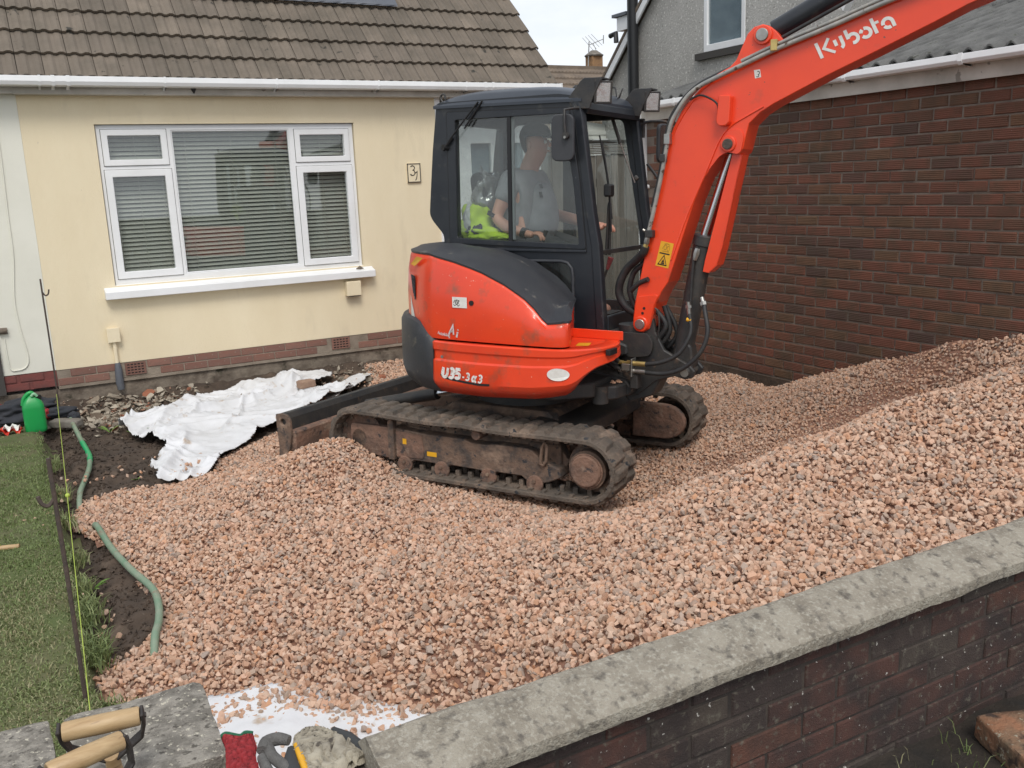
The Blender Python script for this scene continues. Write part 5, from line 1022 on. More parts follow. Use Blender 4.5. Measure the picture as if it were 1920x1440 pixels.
# ---------------- swing post and boom
sw = U(cyl('swing_post', (.79,0,.60),(.79,0,1.0), .10, M['blacks'], n=24))
pr('upper_yoke', rc([(.55,.86),(.62,.955),(.93,.965),(.97,.90),(.95,.82),(.80,.80),(.76,.85),(.58,.85)], .03, 3), -.12, .12, M['blacks'], sw, bev=.015, seg=2)
for s in (-1, 1): pr('swing_bracket', [(.78,.95),(.83,1.02),(.845,1.06),(.90,1.085),(.955,1.05),(.97,.97),(1.03,.86),(1.20,.775),(1.235,.74),(1.22,.70),(1.17,.685),(1.10,.70),(.98,.66),(.86,.56),(.70,.53),(.66,.58),(.72,.66),(.74,.8)], *sorted((s*.055, s*.09)), M['blacks'], sw, bev=.006)
pr('swing_knuckle', [(.72,.58),(.80,.50),(.95,.56),(1.0,.66),(.95,.80),(.84,.92),(.74,.90)], -.08, .08, M['blacks'], sw, bev=.01)
pr('frame_tongue', [(.42,.80),(.45,.90),(.72,.905),(.80,.88),(.80,.82),(.72,.80)], -.14, .14, M['blacks'], sw, bev=.01); pr('frame_tongue', [(.35,.56),(.42,.70),(.60,.70),(.80,.66),(.86,.60),(.82,.56),(.6,.53)], -.16, .16, M['blacks'], sw, bev=.01)
pr('slew_lug', [(.62,-.33),(.72,-.36),(.80,-.28),(.82,-.10),(.66,-.10)], .56, .645, M['blacks'], sw, ax='z', bev=.01); cyl('yoke_pin', (.69,-.121,.905),(.69,-.128,.905), .013, M['steel'], sw, n=12)
cyl('swing_rod', (.36,-.36,.60),(.63,-.35,.60), .022, M['chrome'], sw); cyl('rod_eye', (.60,-.35,.60),(.70,-.33,.60), .034, M['blacks'], sw); cyl('rod_knuckle', (.71,-.33,.54),(.71,-.33,.65), .05, M['blacks'], sw)
scatter_p = [Vector((rnd.uniform(.60,.80), rnd.uniform(-.25,-.13), .655)) for _ in range(18)]
bm = bmesh.new()
for p in scatter_p: bmesh.ops.create_icosphere(bm, subdivisions=1, radius=rnd.uniform(.007,.016), matrix=Matrix.Translation(p) @ Matrix.Diagonal((1.2,1,.6,1)))
bobj('stones_on_frame', bm, M['stone'], sw)
BO = [(.827,1.0),(.824,1.039),(.834,1.141),(.998,1.919),(1.030,2.09),(1.067,2.194),(1.12,2.29),(1.188,2.367),(1.25,2.425),(1.327,2.478),(1.40,2.512),(1.434,2.545),(1.47,2.625),(1.495,2.680),(1.53,2.712),(1.578,2.722),(1.615,2.710),(1.652,2.679),(1.69,2.633),(1.728,2.611),(1.80,2.628),(2.055,2.714),(2.313,2.797),(2.529,2.862),(2.82,2.935),(3.10,2.985),(3.17,2.96),(3.19,2.89),(3.14,2.84),(2.828,2.79),(2.598,2.711),(2.447,2.642),(2.199,2.535),(1.934,2.424),(1.654,2.295),(1.58,2.252),(1.52,2.195),(1.505,2.13),(1.49,2.06),(1.467,2.028),(1.394,2.045),(1.352,2.020),(1.31,1.965),(1.263,1.90),(1.203,1.755),(1.083,1.380),(1.051,1.282),(1.010,1.222),(.975,1.15),(.950,1.046),(.935,.99),(.89,.963),(.845,.972)]
BW = .10
boom = U(pr('boom', BO, -BW, BW, M['orange2'], bev=.004))
# welded edge lips and the raised cylinder bracket plates
def lip(name, pts, r): return tb(name, pts, r, M['orange2'], boom, n=6)
lip('weld_lip', [(v.x, -BW-.001, v.y) for v in smoothpath([(1.07,1.42,0),(1.171,1.698,0),(1.279,1.943,0),(1.354,2.115,0),(1.42,2.19,0),(1.50,2.235,0),(1.60,2.285,0)], 5)], .006)
lip('weld_lip', [(v.x, -BW-.001, v.y) for v in smoothpath([(1.03,2.03,0),(1.085,2.19,0),(1.20,2.355,0),(1.33,2.46,0),(1.5,2.53,0),(1.74,2.598,0),(2.1,2.715,0),(2.6,2.865,0),(3.0,2.96,0)], 5)], .005)
for s in (-1, 1): pr('bracket_plate', rc([(1.29,1.94),(1.36,2.10),(1.42,2.165),(1.47,2.17),(1.497,2.13),(1.482,2.045),(1.462,2.03),(1.394,2.045),(1.352,2.018)], .02, 3), *sorted((s*BW, s*(BW+.010))), M['orange2'], boom, bev=.003)
for s in (-1, 1): pr('foot_plate', rc([(.828,1.03),(.85,1.19),(1.0,1.21),(.965,1.13),(.948,1.04),(.93,.99),(.89,.966),(.85,.975)], .03, 3), *sorted((s*BW, s*(BW+.012))), M['orange2'], boom, bev=.004)
def pin(x, z, r, m1='mud', w_=.13, nm='pin'):
    cyl('pin_boss', (x,-w_+.006,z),(x,w_-.006,z), r*1.5, M['orange2'], boom, n=28, bev=.004); cyl(nm, (x,-w_-.006,z),(x,w_+.006,z), r, M[m1], boom, n=24, bev=.003)
pin(.882, 1.019, .032, 'steel'); pin(1.408, 2.088, .030); pin(1.583, 2.664, .034, 'steel', .125)
for q in ((.903,1.118),(.893,1.087)): cyl('grease_hole', (q[0],-BW-.0135,q[1]),(q[0],-BW-.010,q[1]), .009, M['black'], boom, n=12)
# service tubes along the boom
TP = [(.93,-.13,1.574),(.965,-.13,1.715),(1.012,-.13,1.93),(1.036,-.13,2.06),(1.06,-.13,2.20),(1.10,-.13,2.28),(1.166,-.13,2.367),(1.235,-.13,2.415),(1.31,-.13,2.447),(1.47,-.13,2.508),(1.66,-.13,2.578),(1.96,-.13,2.672),(2.22,-.13,2.760),(2.7,-.13,2.90)]
tube_o = tb('service_tube', TP, .013, M['pipem'], boom, n=10, sm=4); tb('service_tube', [(x-.028*(1 if z < 2.3 else .5), y+.05, z+.02) for x, y, z in TP[1:]], .013, M['hosem'], boom, n=8, sm=3); tb('service_tube', [(x+.0, y+.10, z+.030) for x, y, z in TP[4:]], .011, M['pipem'], boom, n=8, sm=3)
tb('service_tube', [(x, y+.012, z+.027) for x, y, z in TP[9:]], .010, M['pipem'], boom, n=8, sm=3)
for x, z in ((1.045,2.13),(1.655,2.60)): bx('tube_clamp', x-.018, x+.018, -.148, -.10, z-.030, z+.030, M['brass'] if x > 1.5 else M['steel'], boom, bev=.003, M=None)
cl = bx('tube_clamp', .915, .965, -.150, -.10, 1.555, 1.60, M['blacks'], boom, bev=.004); cyl('clamp_bolt', (.918,-.15,1.595),(.905,-.15,1.603), .008, M['steel'], cl, n=6); tb('tube_union', [(.928,-.13,1.556),(.922,-.13,1.525),(.920,-.13,1.515)], [.017,.019,.015], M['steel'], boom, n=6); tb('tube_union', [(.919,-.13,1.515),(.914,-.13,1.495)], [.016,.016], M['brass'], boom, n=6)
bx('tube_clamp', 1.005, 1.035, -.15, -.10, 2.0, 2.045, M['blacks'], boom, bev=.003)
for dy, pts in ((0, [(.915,-.13,1.50),(.895,-.12,1.46),(.83,-.08,1.41),(.755,-.05,1.35),(.705,-.04,1.26),(.70,-.03,1.18),(.74,-.02,1.11),(.80,0,1.07),(.88,.0,1.05)]),): tb('feed_hose', pts, .026, M['hosem'], boom, n=12, sm=5)
tb('feed_hose', [(.93,-.07,1.50),(.88,-.06,1.40),(.80,-.04,1.33),(.77,-.03,1.22),(.80,-.02,1.12),(.86,0,1.06)], .018, M['hosem'], boom, n=10, sm=5); tb('feed_hose', [(.93,-.12,1.30),(.86,-.10,1.27),(.80,-.08,1.22)], .016, M['hosem'], boom, n=10, sm=4)
# lever box and lead
lb = pr('cable_box', rc([(1.357,2.356),(1.425,2.352),(1.420,2.205),(1.40,2.188),(1.362,2.188),(1.345,2.21)], .008, 2), -.155, -.10, M['orange2'], boom, bev=.004); tb('lamp_lead', [(1.345,-.135,2.21),(1.352,-.14,2.26),(1.345,-.14,2.31),(1.30,-.14,2.345),(1.24,-.14,2.365),(1.18,-.135,2.345)], .006, M['hosem'], boom, n=6, sm=5)
# decals on the boom
yb = -BW-.0015
frb = lambda u, v: Vector((u, yb-.0008, v))
d0 = pr('warning_label', [(1.004,1.534),(1.086,1.518),(1.053,1.368),(.968,1.385)], yb, yb+.001, M['yellow'], boom)
ax_, ux, uz = Vector((1.010,1.378)), Vector((.085,-.016)), Vector((.034,.150))
def lf(u, v): p = ax_+ux*u+uz*v; return Vector((p.x, yb-.0012, p.y))
stroke('label_print', [[(-.32,.08),(.32,.08),(.0,.46),(-.32,.08),(.32,.08)]], lf, .045, M['black'], d0); stroke('label_print', [[(-.08,.2),(.02,.26),(.1,.17)],[(.0,.14),(.02,.3)],[(-.12,.14),(.14,.14)],[(-.38,.53),(.38,.53)]], lf, .05, M['black'], d0)
stroke('label_print', [arc(-.05,.78,.1,0,360,8), arc(.2,.75,.1,0,360,8), [(-.2,.62),(.28,.62)], [(-.15,.9),(.05,.93),(.25,.9)], [(-.25,.7),(-.12,.86)], [(.0,.66),(.1,.84)]], lf, .022, mat('brown_print', (.35,.17,.02), None, rough=.5), d0)
d1 = pr('small_label', [(1.538,2.483),(1.572,2.485),(1.580,2.443),(1.546,2.438)], yb, yb+.001, M['white'], boom); stroke('label_print', [arc(1.562,2.466,.009,120,-90,6)+arc(1.560,2.452,.007,60,-150,6)], frb, .004, M['black'], boom)
# brand lettering: thick cut letters climbing along the boom
A0 = Vector((1.900,2.512)); dirb = (Vector((2.318,2.660))-A0).normalized(); nrb = Vector((-dirb.y, dirb.x)); LH = .088
def fb(u, v): p = A0+dirb*(u*LH)+nrb*(v*LH)+dirb*(v*LH*.0); return Vector((p.x, yb-.0012, p.y))
def fs(u, v): return fb(u-v*.12, v)
W_ = .20
KB = [[(.10,.0),(.10,1.0)], [.17,(.86,.98),(.40,.50),(.92,.02)],
      [(1.12,.34),(1.12,.72)], [(1.50,.95-.14),(1.50,.36)]+arc(1.28,.33,.22,-5,-75,5),
      [(1.86,1.0),(1.86,.42)], arc(2.12,.36,.27,135,-115,10),
      arc(2.86,.36,.27,-150,95,12), arc(2.86,.36,.27,118,165,4),
      [(3.40,1.0),(3.40,.05)], [.16,(3.48,.66),(3.72,.66)],
      arc(4.14,.36,.27,185,0,9)+[(4.41,.03)], arc(4.14,.36,.27,205,290,5)]
stroke('brand_lettering', KB, fs, W_, M['white'], boom)
# boom cylinder with its guard
cyb = U(cyl('boom_cylinder', (1.110,0,.77),(1.245,0,1.545), .062, M['blacks'], n=24, bev=.006)); cyl('cylinder_head', (1.238,0,1.50),(1.25,0,1.565), .070, M['blacks'], cyb, n=24, bev=.006); cyl('cylinder_rod', (1.24,0,1.54),(1.405,0,2.08), .030, M['chrome'], cyb, n=20); cyl('rod_eye', (1.408,-.06,2.085),(1.408,.06,2.085), .052, M['blacks'], cyb)
pr('cylinder_foot', rc([(1.06,.70),(1.16,.69),(1.21,.76),(1.19,.90),(1.10,.92),(1.07,.82)], .03, 3), -.055, .055, M['blacks'], cyb, bev=.01); cyl('foot_pin', (1.18,-.13,.735),(1.18,.13,.735), .026, M['steel'], cyb, n=16)
tb('cylinder_line', [(1.225,-.068,1.50),(1.205,-.075,1.44),(1.195,-.075,1.30),(1.19,-.08,1.12)], .010, M['hosem'], cyb, n=8); tb('line_fitting', [(1.228,-.075,1.49),(1.222,-.078,1.46),(1.212,-.078,1.42)], [.016,.020,.012], M['steel'], cyb, n=6)
gd = U(pr('cylinder_guard', [(1.418,2.035),(1.478,2.030),(1.372,1.490),(1.345,1.39),(1.296,1.345),(1.258,1.352),(1.27,1.42)], -.062, -.056, M['orange2'], bev=.001)); 
bm = bmesh.new(); loft(bm, [[(x, y, z) for y in (-.062, .062)] for x, z in ((1.478,2.030),(1.372,1.490),(1.345,1.39),(1.296,1.345))]); gs = bobj('guard_face', bm, M['orange2'], gd); gs.modifiers.new('s', 'SOLIDIFY').thickness = .005
pr('guard_side', [(1.418,2.035),(1.478,2.030),(1.372,1.490),(1.345,1.39),(1.296,1.345),(1.258,1.352),(1.27,1.42)], .056, .062, M['orange2'], gd)
# arm cylinder, arm and bucket beyond the frame
ac = U(cyl('arm_cylinder', (1.62,0,2.695),(2.62,0,3.17), .058, M['cabp'], n=24)); cyl('cylinder_head', (2.60,0,3.16),(2.66,0,3.19), .07, M['blacks'], ac); cyl('rod', (2.6,0,3.16),(3.12,0,3.40), .028, M['chrome'], ac); cyl('cylinder_eye', (1.583,-.06,2.664),(1.583,.06,2.664), .058, M['blacks'], ac)
bx('hose_clip', 2.02, 2.05, -.075, -.05, 2.83, 2.95, M['steel'], ac, bev=.003)
tb('cylinder_line', [(1.66,-.06,2.64),(2.02,-.062,2.80),(2.5,-.06,3.02)], .011, M['hosem'], ac, n=8)
arm = U(pr('arm', [(3.10,3.45),(3.22,3.40),(3.26,3.05),(3.42,1.95),(3.44,1.60),(3.36,1.58),(3.20,2.0),(3.04,2.90),(3.02,3.1)], -.07, .07, M['orange2'], bev=.006))
U(pr('bucket', [(3.30,1.62),(3.48,1.62),(3.62,1.45),(3.60,1.20),(3.40,1.06),(3.12,1.08),(3.24,1.2),(3.3,1.4)], -.25, .25, M['blacks'], bev=.01))
# hoses and brass couplings at the foot of the boom
def hose(pts, r=.015): return U(tb('hydraulic_hose', pts, r, M['hosem'], n=10, sm=6))
hose([(.63,-.16,.86),(.70,-.19,.82),(.78,-.2,.785)]); hose([(.63,-.16,.83),(.70,-.19,.77),(.79,-.2,.735)])
hose([(.95,-.2,.782),(1.06,-.2,.805),(1.16,-.19,.86),(1.215,-.17,.95),(1.225,-.15,1.02),(1.205,-.13,1.10)], .014); hose([(.95,-.2,.732),(1.08,-.2,.735),(1.20,-.2,.78),(1.30,-.19,.88),(1.335,-.17,1.0),(1.30,-.13,1.13),(1.285,-.10,1.17)], .014)
for z0, mt_ in ((.783,'brass'),(.734,'steel')):
    f = U(tb('hose_coupling', [(.775,-.2,z0),(.805,-.2,z0),(.807,-.2,z0),(.83,-.2,z0),(.832,-.2,z0),(.862,-.2,z0),(.864,-.2,z0),(.90,-.2,z0),(.95,-.2,z0)], [.014,.014,.010,.010,.017,.017,.019,.013,.014], M[mt_], n=8)); tb('coupling_sleeve', [(.895,-.2,z0),(.955,-.2,z0)], .016, M['brass' if z0 > .76 else 'steel'], f, n=10)
U(bx('bulkhead_plate', .868, .876, -.235, -.165, .70, .815, M['steel'], bev=.003)); U(bx('valve_body', .80, .86, -.225, -.17, .735, .78, M['steel'], bev=.005)); U(bx('hose_bracket', .85, .90, -.20, -.12, .62, .715, M['blacks'], bev=.005))
for a, b in (((1.195,-.13,1.175),(1.205,-.13,1.09)), ((1.27,-.10,1.20),(1.31,-.13,1.10))): f = U(cyl('hose_fitting', a, b, .014, M['steel'], n=10)); cyl('fitting_nut', tuple(Vector(a).lerp(Vector(b), .25)), tuple(Vector(a).lerp(Vector(b), .45)), .020, M['steel'], f, n=6)
U(tb('yellow_tie', [(1.193,-.14,1.068),(1.222,-.14,1.064)], .013, M['yellow'], n=8)); U(tb('spring_wire', [(.985,-.09,.93),(1.0,-.10,1.02),(.99,-.10,1.10),(.97,-.10,1.12)], .006, M['blacks'], n=6, sm=4))
for q in ((.985,-.05,.95,.99,-.05,1.1),(1.0,-.02,.92,1.03,-.02,1.13),(1.03,.03,.9,1.02,.03,1.12)): U(tb('feed_hose', [(q[0]-.02,q[1],q[2]-.04),(q[0]+.04,q[1],q[2]+.06),(q[3]-.03,q[4],q[5])], .017, M['hosem'], n=8, sm=5))

# ================================================================ the driver
def inM(o, par=None):
    if par: o.parent = par
    else: o.matrix_world = UPM
    return o
def skinmesh(name, verts, edges, rad, m, sub=2, root=0):
    me = bpy.data.meshes.new(name); me.from_pydata(verts, edges, []); o = bpy.data.objects.new(name, me); sc.collection.objects.link(o)
    sm_ = o.modifiers.new('skin', 'SKIN'); sl = me.skin_vertices[0].data if me.skin_vertices else None
    if sl is None:
        bm = bmesh.new(); bm.from_mesh(me); bm.verts.layers.skin.verify(); bm.to_mesh(me); bm.free(); sl = me.skin_vertices[0].data
    for i, r in enumerate(rad):
        rr = r if isinstance(r, tuple) else (r, r); sl[i].radius = rr; sl[i].use_root = (i == root)
    sb = o.modifiers.new('sub', 'SUBSURF'); sb.levels = sub; sb.render_levels = sub
    bpy.context.view_layer.update()
    dg = bpy.context.evaluated_depsgraph_get(); me2 = bpy.data.meshes.new_from_object(o.evaluated_get(dg)); me2.name = name
    for p in me2.polygons: p.use_smooth = True
    o.modifiers.clear(); o.data = me2; me2.materials.clear(); me2.materials.append(m); bpy.data.meshes.remove(me); return o
V = {'hip':(-.26,.32,1.50),'waist':(-.23,.32,1.60),'chest':(-.205,.32,1.80),'neckb':(-.165,.32,1.965),'neck':(-.145,.32,2.03),'jaw':(-.095,.32,2.095),'head':(-.095,.32,2.17),'crown':(-.105,.32,2.235),
 'shR':(-.195,.135,1.915),'elR':(-.275,.055,1.665),'foR':(-.16,.025,1.60),'wrR':(-.02,.02,1.565),'paR':(.045,.025,1.553),
 'shL':(-.185,.505,1.915),'elL':(-.12,.60,1.68),'foL':(.10,.56,1.635),'wrL':(.27,.52,1.60),'paL':(.335,.51,1.59),
 'thR':(-.12,.22,1.49),'knR':(.20,.19,1.44),'anR':(.28,.19,1.06),'toR':(.42,.19,1.01),'thL':(-.12,.42,1.49),'knL':(.20,.44,1.44),'anL':(.28,.44,1.06),'toL':(.42,.44,1.01)}
RD = {'hip':(.15,.17),'waist':(.165,.17),'chest':(.14,.175),'neckb':.080,'neck':.066,'jaw':.078,'head':(.100,.086),'crown':.075,'shR':.065,'elR':.044,'foR':.042,'wrR':.030,'paR':(.022,.040),'shL':.065,'elL':.044,'foL':.042,'wrL':.030,'paL':(.022,.040),'thR':.095,'knR':.068,'anR':.045,'toR':.04,'thL':.095,'knL':.068,'anL':.045,'toL':.04}
E_ = [('hip','waist'),('waist','chest'),('chest','neckb'),('neckb','neck'),('neck','jaw'),('jaw','head'),('head','crown'),('chest','shR'),('shR','elR'),('elR','foR'),('foR','wrR'),('wrR','paR'),('chest','shL'),('shL','elL'),('elL','foL'),('foL','wrL'),('wrL','paL'),('hip','thR'),('thR','knR'),('knR','anR'),('anR','toR'),('hip','thL'),('thL','knL'),('knL','anL'),('anL','toL')]
names = list(V); ix = {k: i for i, k in enumerate(names)}
body = skinmesh('person', [V[k] for k in names], [(ix[a], ix[b]) for a, b in E_], [RD[k] for k in names], M['skin'])
# fingers, nose, brow and ears joined into the same body mesh
def joinbm(o, fn):
    bm = bmesh.new(); bm.from_mesh(o.data); fn(bm); 
    for f in bm.faces: f.smooth = True
    bm.to_mesh(o.data); bm.free()
def extra(bm):
    for (bx_, by, bz, s) in ((.055,.025,1.555,-1),(.345,.51,1.592,1)):
        for k in range(4):
            yy = by+(-.028+.0185*k)*(1); l = (.060,.068,.064,.050)[k]
            tube(bm, smoothpath([(bx_,yy,bz+.006),(bx_+l*.55,yy-.002,bz+.008),(bx_+l*.95,yy-.003,bz-.014),(bx_+l*.98,yy-.002,bz-.036)], 3), [.0095]*7+[.0085,.0085,.007], 8)
        tube(bm, smoothpath([(bx_-.03,by+.03,bz+.01),(bx_+.005,by+.048,bz+.012),(bx_+.035,by+.042,bz-.002)], 3), .0105, 8)
    tube(bm, [(-.010,.32,2.185),(.010,.32,2.155),(.006,.32,2.140)], [.008,.015,.012], 8)
    for s in (-1, 1): bmesh.ops.create_uvsphere(bm, u_segments=8, v_segments=6, radius=.028, matrix=Matrix.Translation((-.105,.32+s*.083,2.155)) @ Matrix.Diagonal((.6,.3,1,1)))
    tube(bm, [(-.004,.295,2.112),(.001,.32,2.114),(-.004,.345,2.112)], [.005,.007,.005], 6)
joinbm(body, extra); inM(body); tag(body, 'man in charcoal cap and grey t-shirt seated at the cab controls', 'person')
for s in (-1, 1): bm = bmesh.new(); bmesh.ops.create_uvsphere(bm, u_segments=10, v_segments=8, radius=.011, matrix=Matrix.Translation((-.008,.32+s*.030,2.172))); bobj('eye', bm, M['white'], body, smooth=True); 
tn = ['hip','waist','chest','neckb','shR','elR','shL','elL']; tv = dict(V); 
tv['elR'] = tuple(Vector(V['shR']).lerp(Vector(V['elR']), .62)); tv['elL'] = tuple(Vector(V['shL']).lerp(Vector(V['elL']), .62)); tv['neckb'] = (-.165,.32,1.985)
tr_ = {'hip':(.18,.19),'waist':(.205,.20),'chest':(.185,.20),'neckb':.092,'shR':.090,'elR':.068,'shL':.090,'elL':.068}; ti_ = {k: i for i, k in enumerate(tn)}
tee = skinmesh('t_shirt', [tv[k] for k in tn], [(ti_[a], ti_[b]) for a, b in E_ if a in ti_ and b in ti_], [tr_[k] for k in tn], M['tee']); inM(tee, body)
belly = skinmesh('t_shirt_front', [(-.15,.32,1.53),(-.09,.32,1.63),(-.11,.32,1.77),(-.155,.32,1.90)], [(0,1),(1,2),(2,3)], [(.13,.17),(.16,.185),(.13,.18),(.09,.15)], M['tee']); inM(belly, body)
ln_ = ['hip','thR','knR','anR','thL','knL','anL']; li = {k: i for i, k in enumerate(ln_)}
tr = skinmesh('trousers', [V[k] for k in ln_], [(li[a], li[b]) for a, b in E_ if a in li and b in li], [{'hip':(.17,.185),'thR':.11,'thL':.11,'knR':.082,'knL':.082,'anR':.06,'anL':.06}[k] for k in ln_], M['trous']); inM(tr, body)
bm = bmesh.new(); loft(bm, [[(-.105+rr*1.12*math.cos(R(a)), .32+rr*math.sin(R(a)), z) for a in range(0, 360, 20)] for rr, z in ((.099,2.212),(.101,2.225),(.098,2.248),(.080,2.28),(.045,2.302),(.01,2.308))], closed=True, capends=True); cp = bobj('cap', bm, M['cap'], body, smooth=True)
bm = bmesh.new(); loft(bm, [[(-.03+d*math.cos(R(a))*1.0, .32+.085*math.sin(R(a))*(1 if d < .05 else .9), 2.222-.2*d) for a in range(-75, 76, 15)] for d in (.03, .09, .115)]); bp_ = bobj('cap_peak', bm, M['cap'], cp, smooth=True); bp_.modifiers.new('s', 'SOLIDIFY').thickness = .004
bm = bmesh.new(); loft(bm, [[(-.115+rr*1.1*math.cos(R(a)), .32+rr*math.sin(R(a)), z) for a in range(100, 261, 10)] for rr, z in ((.060,2.10),(.080,2.14),(.091,2.18),(.097,2.222))]); bobj('hair', bm, M['hair'], body, smooth=True)
tb('wrist_watch', [(-.045,.02,1.571),(-.01,.02,1.562)], .037, M['black'], body, n=14)
tb('arm_band', [(-.285,.06,1.70),(-.295,.057,1.675)], .050, M['black'], body, n=14)
for q in ((-.055,-.035,1.835,1.875),(-.03,.03,1.735,1.775)): pass
bm = bmesh.new()
for (x, y0_, z0_, z1_) in ((-.075,.20,1.80,1.84),(-.068,.25,1.80,1.835),(-.066,.30,1.80,1.835),(-.085,.22,1.865,1.89)): bm.faces.new([bm.verts.new(p) for p in ((x+.07,y0_,z0_),(x+.075,y0_+.035,z0_),(x+.066,y0_+.035,z1_),(x+.06,y0_,z1_))])
bobj('shirt_print', bm, M['black'], body)
# hi-vis jackets stuffed behind the seat
def cushion(name, c, s, m, seed, par=None, amp=.35, sub=4, frq=6):
    bm = bmesh.new(); bmesh.ops.create_icosphere(bm, subdivisions=sub, radius=1)
    for v in bm.verts:
        p = v.co.copy(); k = 1+amp*noise.noise(p*1.6+Vector((seed, 0, 0)))+amp*.45*noise.noise(p*frq*.6+Vector((0, seed, 0)))+amp*.3*(abs(noise.noise(p*frq*.45+Vector((0, 0, seed))))-.25)
        v.co = Vector((c[0]+p.x*s[0]*k, c[1]+p.y*s[1]*k, c[2]+p.z*s[2]*k))
    return bobj(name, bm, m, par, smooth=True)
hv = cushion('hi_vis_jacket', (-.47,.10,1.60), (.13,.12,.17), M['hiviz'], 2); hv.matrix_world = UPM; tag(hv, 'crumpled yellow hi-vis jackets stuffed behind the cab seat', 'jacket')
inM(cushion('sleeve', (-.36,.04,1.555), (.13,.07,.05), M['hiviz'], 7), hv); inM(cushion('reflective_band', (-.475,.035,1.66), (.035,.06,.10), M['reflec'], 4), hv); inM(cushion('dark_lining', (-.42,.03,1.585), (.075,.05,.045), M['dcloth'], 5), hv); inM(cushion('sleeve', (-.20,.03,1.545), (.07,.04,.025), M['hiviz'], 9), hv)
pb_ = cushion('plastic_seat_cover', (-.43,.20,1.80), (.10,.10,.17), glass('clear_plastic', (.8,.8,.8), .12, (.6,.6,.6), .30), 12, amp=.5); pb_.matrix_world = UPM; tag(pb_, 'clear crumpled plastic wrap hanging over the seat back', 'plastic sheet')
# ================================================================ membrane sheets
def sheet(name, poly, zf, label, st=.022, seed=0):
    def P(x, y): return x+.02*(vnoise(x, y, 9, seed)-.5)+.0*y
    xs = [p[0] for p in poly]; ys = [p[1] for p in poly]
    def mask(x, y): return inpoly(x+.07*(vnoise(x, y, 6, seed+1)-.5), y+.07*(vnoise(x, y, 6, seed+3)-.5), poly)
    o = gridmesh(name, min(xs)-.05, max(xs)+.05, min(ys)-.05, max(ys)+.05, st, zf, M['fabric'], mask=mask); s = o.modifiers.new('s', 'SOLIDIFY'); s.thickness = .003
    return tag(o, label, 'membrane')
def folds(x, y, seed, amp=.05):
    a = .85+.25*vnoise(x, y, .9, seed+5); u = x*np.cos(a)+y*np.sin(a); v = -x*np.sin(a)+y*np.cos(a)
    wx = u+.25*vnoise(u, v, 1.7, seed+2); wv = v+.35*vnoise(u, v, 1.3, seed+4); f1 = vnoise(wx*.5, wv*1.6, 2.2, seed); f2 = (1-np.abs(2*vnoise(wx*.7, wv*1.8, 2.6, seed+9)-1))**4; f3 = (1-np.abs(2*vnoise(wx*1.3, wv*.6, 3.4, seed+19)-1))**5
    u2 = x*.35+y*.94; v2 = x*.94-y*.35; f5 = (1-np.abs(2*vnoise(u2*.35, v2*2.2+.4*vnoise(x,y,2,seed), 2.4, seed+39)-1))**6; f4 = (1-np.abs(2*vnoise(wx*1.1+5, wv*2.6, 5, seed+29)-1))**3; return amp*(f1*1.2+f2*.6+f3*.4+f4*.12+f5*.6)+.008*vnoise(x, y, 9, seed)
FAR = [(.70,8.55),(.78,8.62),(1.02,8.72),(1.28,8.80),(1.50,9.05),(1.92,9.20),(2.4,9.32),(2.70,9.30),(2.80,9.10),(2.74,8.95),(2.45,8.80),(2.72,8.55),(2.80,8.46),(2.62,8.25),(2.45,8.0),(1.95,7.62),(1.6,7.3),(1.40,7.02),(1.22,6.80),(1.16,6.62),(1.05,6.48),(.74,6.50),(.73,6.85),(.80,7.12),(.90,7.25),(.88,7.66),(.74,7.95)]
sheet('membrane_sheet', FAR, lambda x, y: .028+soilz(x, y)*.3+folds(x, y, 3, .075)+.10*np.exp(-(((x-2.35)/.45)**2+((y-8.98)/.22)**2)), 'large rumpled white membrane spread on soil from below the window to the gravel', .0125, 3)
sheet('membrane_sheet', [(2.55,8.15),(2.95,8.62),(3.18,8.98),(3.26,9.08),(3.22,9.2),(3.0,9.0),(2.8,8.8),(2.5,8.5),(2.38,8.25)], lambda x, y: .065+folds(x, y, 5, .03), 'narrow strip of white membrane between gravel and dark soil by the blade', .0125, 5)
sheet('membrane_sheet', [(.34,3.4),(.5,3.46),(.8,3.36),(1.05,3.25),(1.3,3.1),(1.3,2.7),(1.2,2.3),(1.1,2.1),(.34,2.1)], lambda x, y: .055+folds(x, y, 6, .02), 'white membrane showing between the coping and the gravel toe', .02, 6)
# brick end lying on the big sheet
o = rough_slab('brick', 2.31, 2.47, 8.52, 8.63, .15, .225, M['pbrick'], 17, R(12), 5); tag(o, 'single pale brick weighing down the white membrane', 'brick')
o = rough_slab('sandstone_block', 2.72, 3.05, 1.46, 1.76, .0, .10, M['obrick'], 19, R(-22), 7); tag(o, 'orange and brown stone block on dark earth at the bottom right', 'stone block')
cv = [rough_slab('broken_kerb', .16, .42, 8.62, 8.74, .08, .15, M['conc'], 21, R(-35), 5)]; tag(cv[0], 'tilted pale concrete piece beside the dark jacket', 'concrete piece')
# ================================================================ garden hose
hz = lambda p: (p[0], p[1], p[2])
hs = tb('garden_hose', [(.33,8.75,.13),(.345,8.35,.11),(.36,8.05,.085),(.375,7.6,.075),(.35,7.25,.07),(.29,6.9,.07),(.235,6.6,.06),(.215,6.35,-.03),(.24,6.1,-.06),(.265,5.92,.04),(.275,5.80,.09),(.31,5.35,.095),(.365,4.95,.10),(.425,4.62,.105),(.425,4.42,.10),(.40,4.25,.09),(.365,4.12,.085),(.34,4.02,.03)], .0185, M['hosegreen'], n=10, sm=6)
tag(hs, 'faded green garden hose half buried along the gravel edge', 'hose'); tb('bright_hose_length', [(.362,8.0,.084),(.378,7.6,.075),(.368,7.42,.073)], .0205, M['hoseb'], hs, n=10, sm=4)
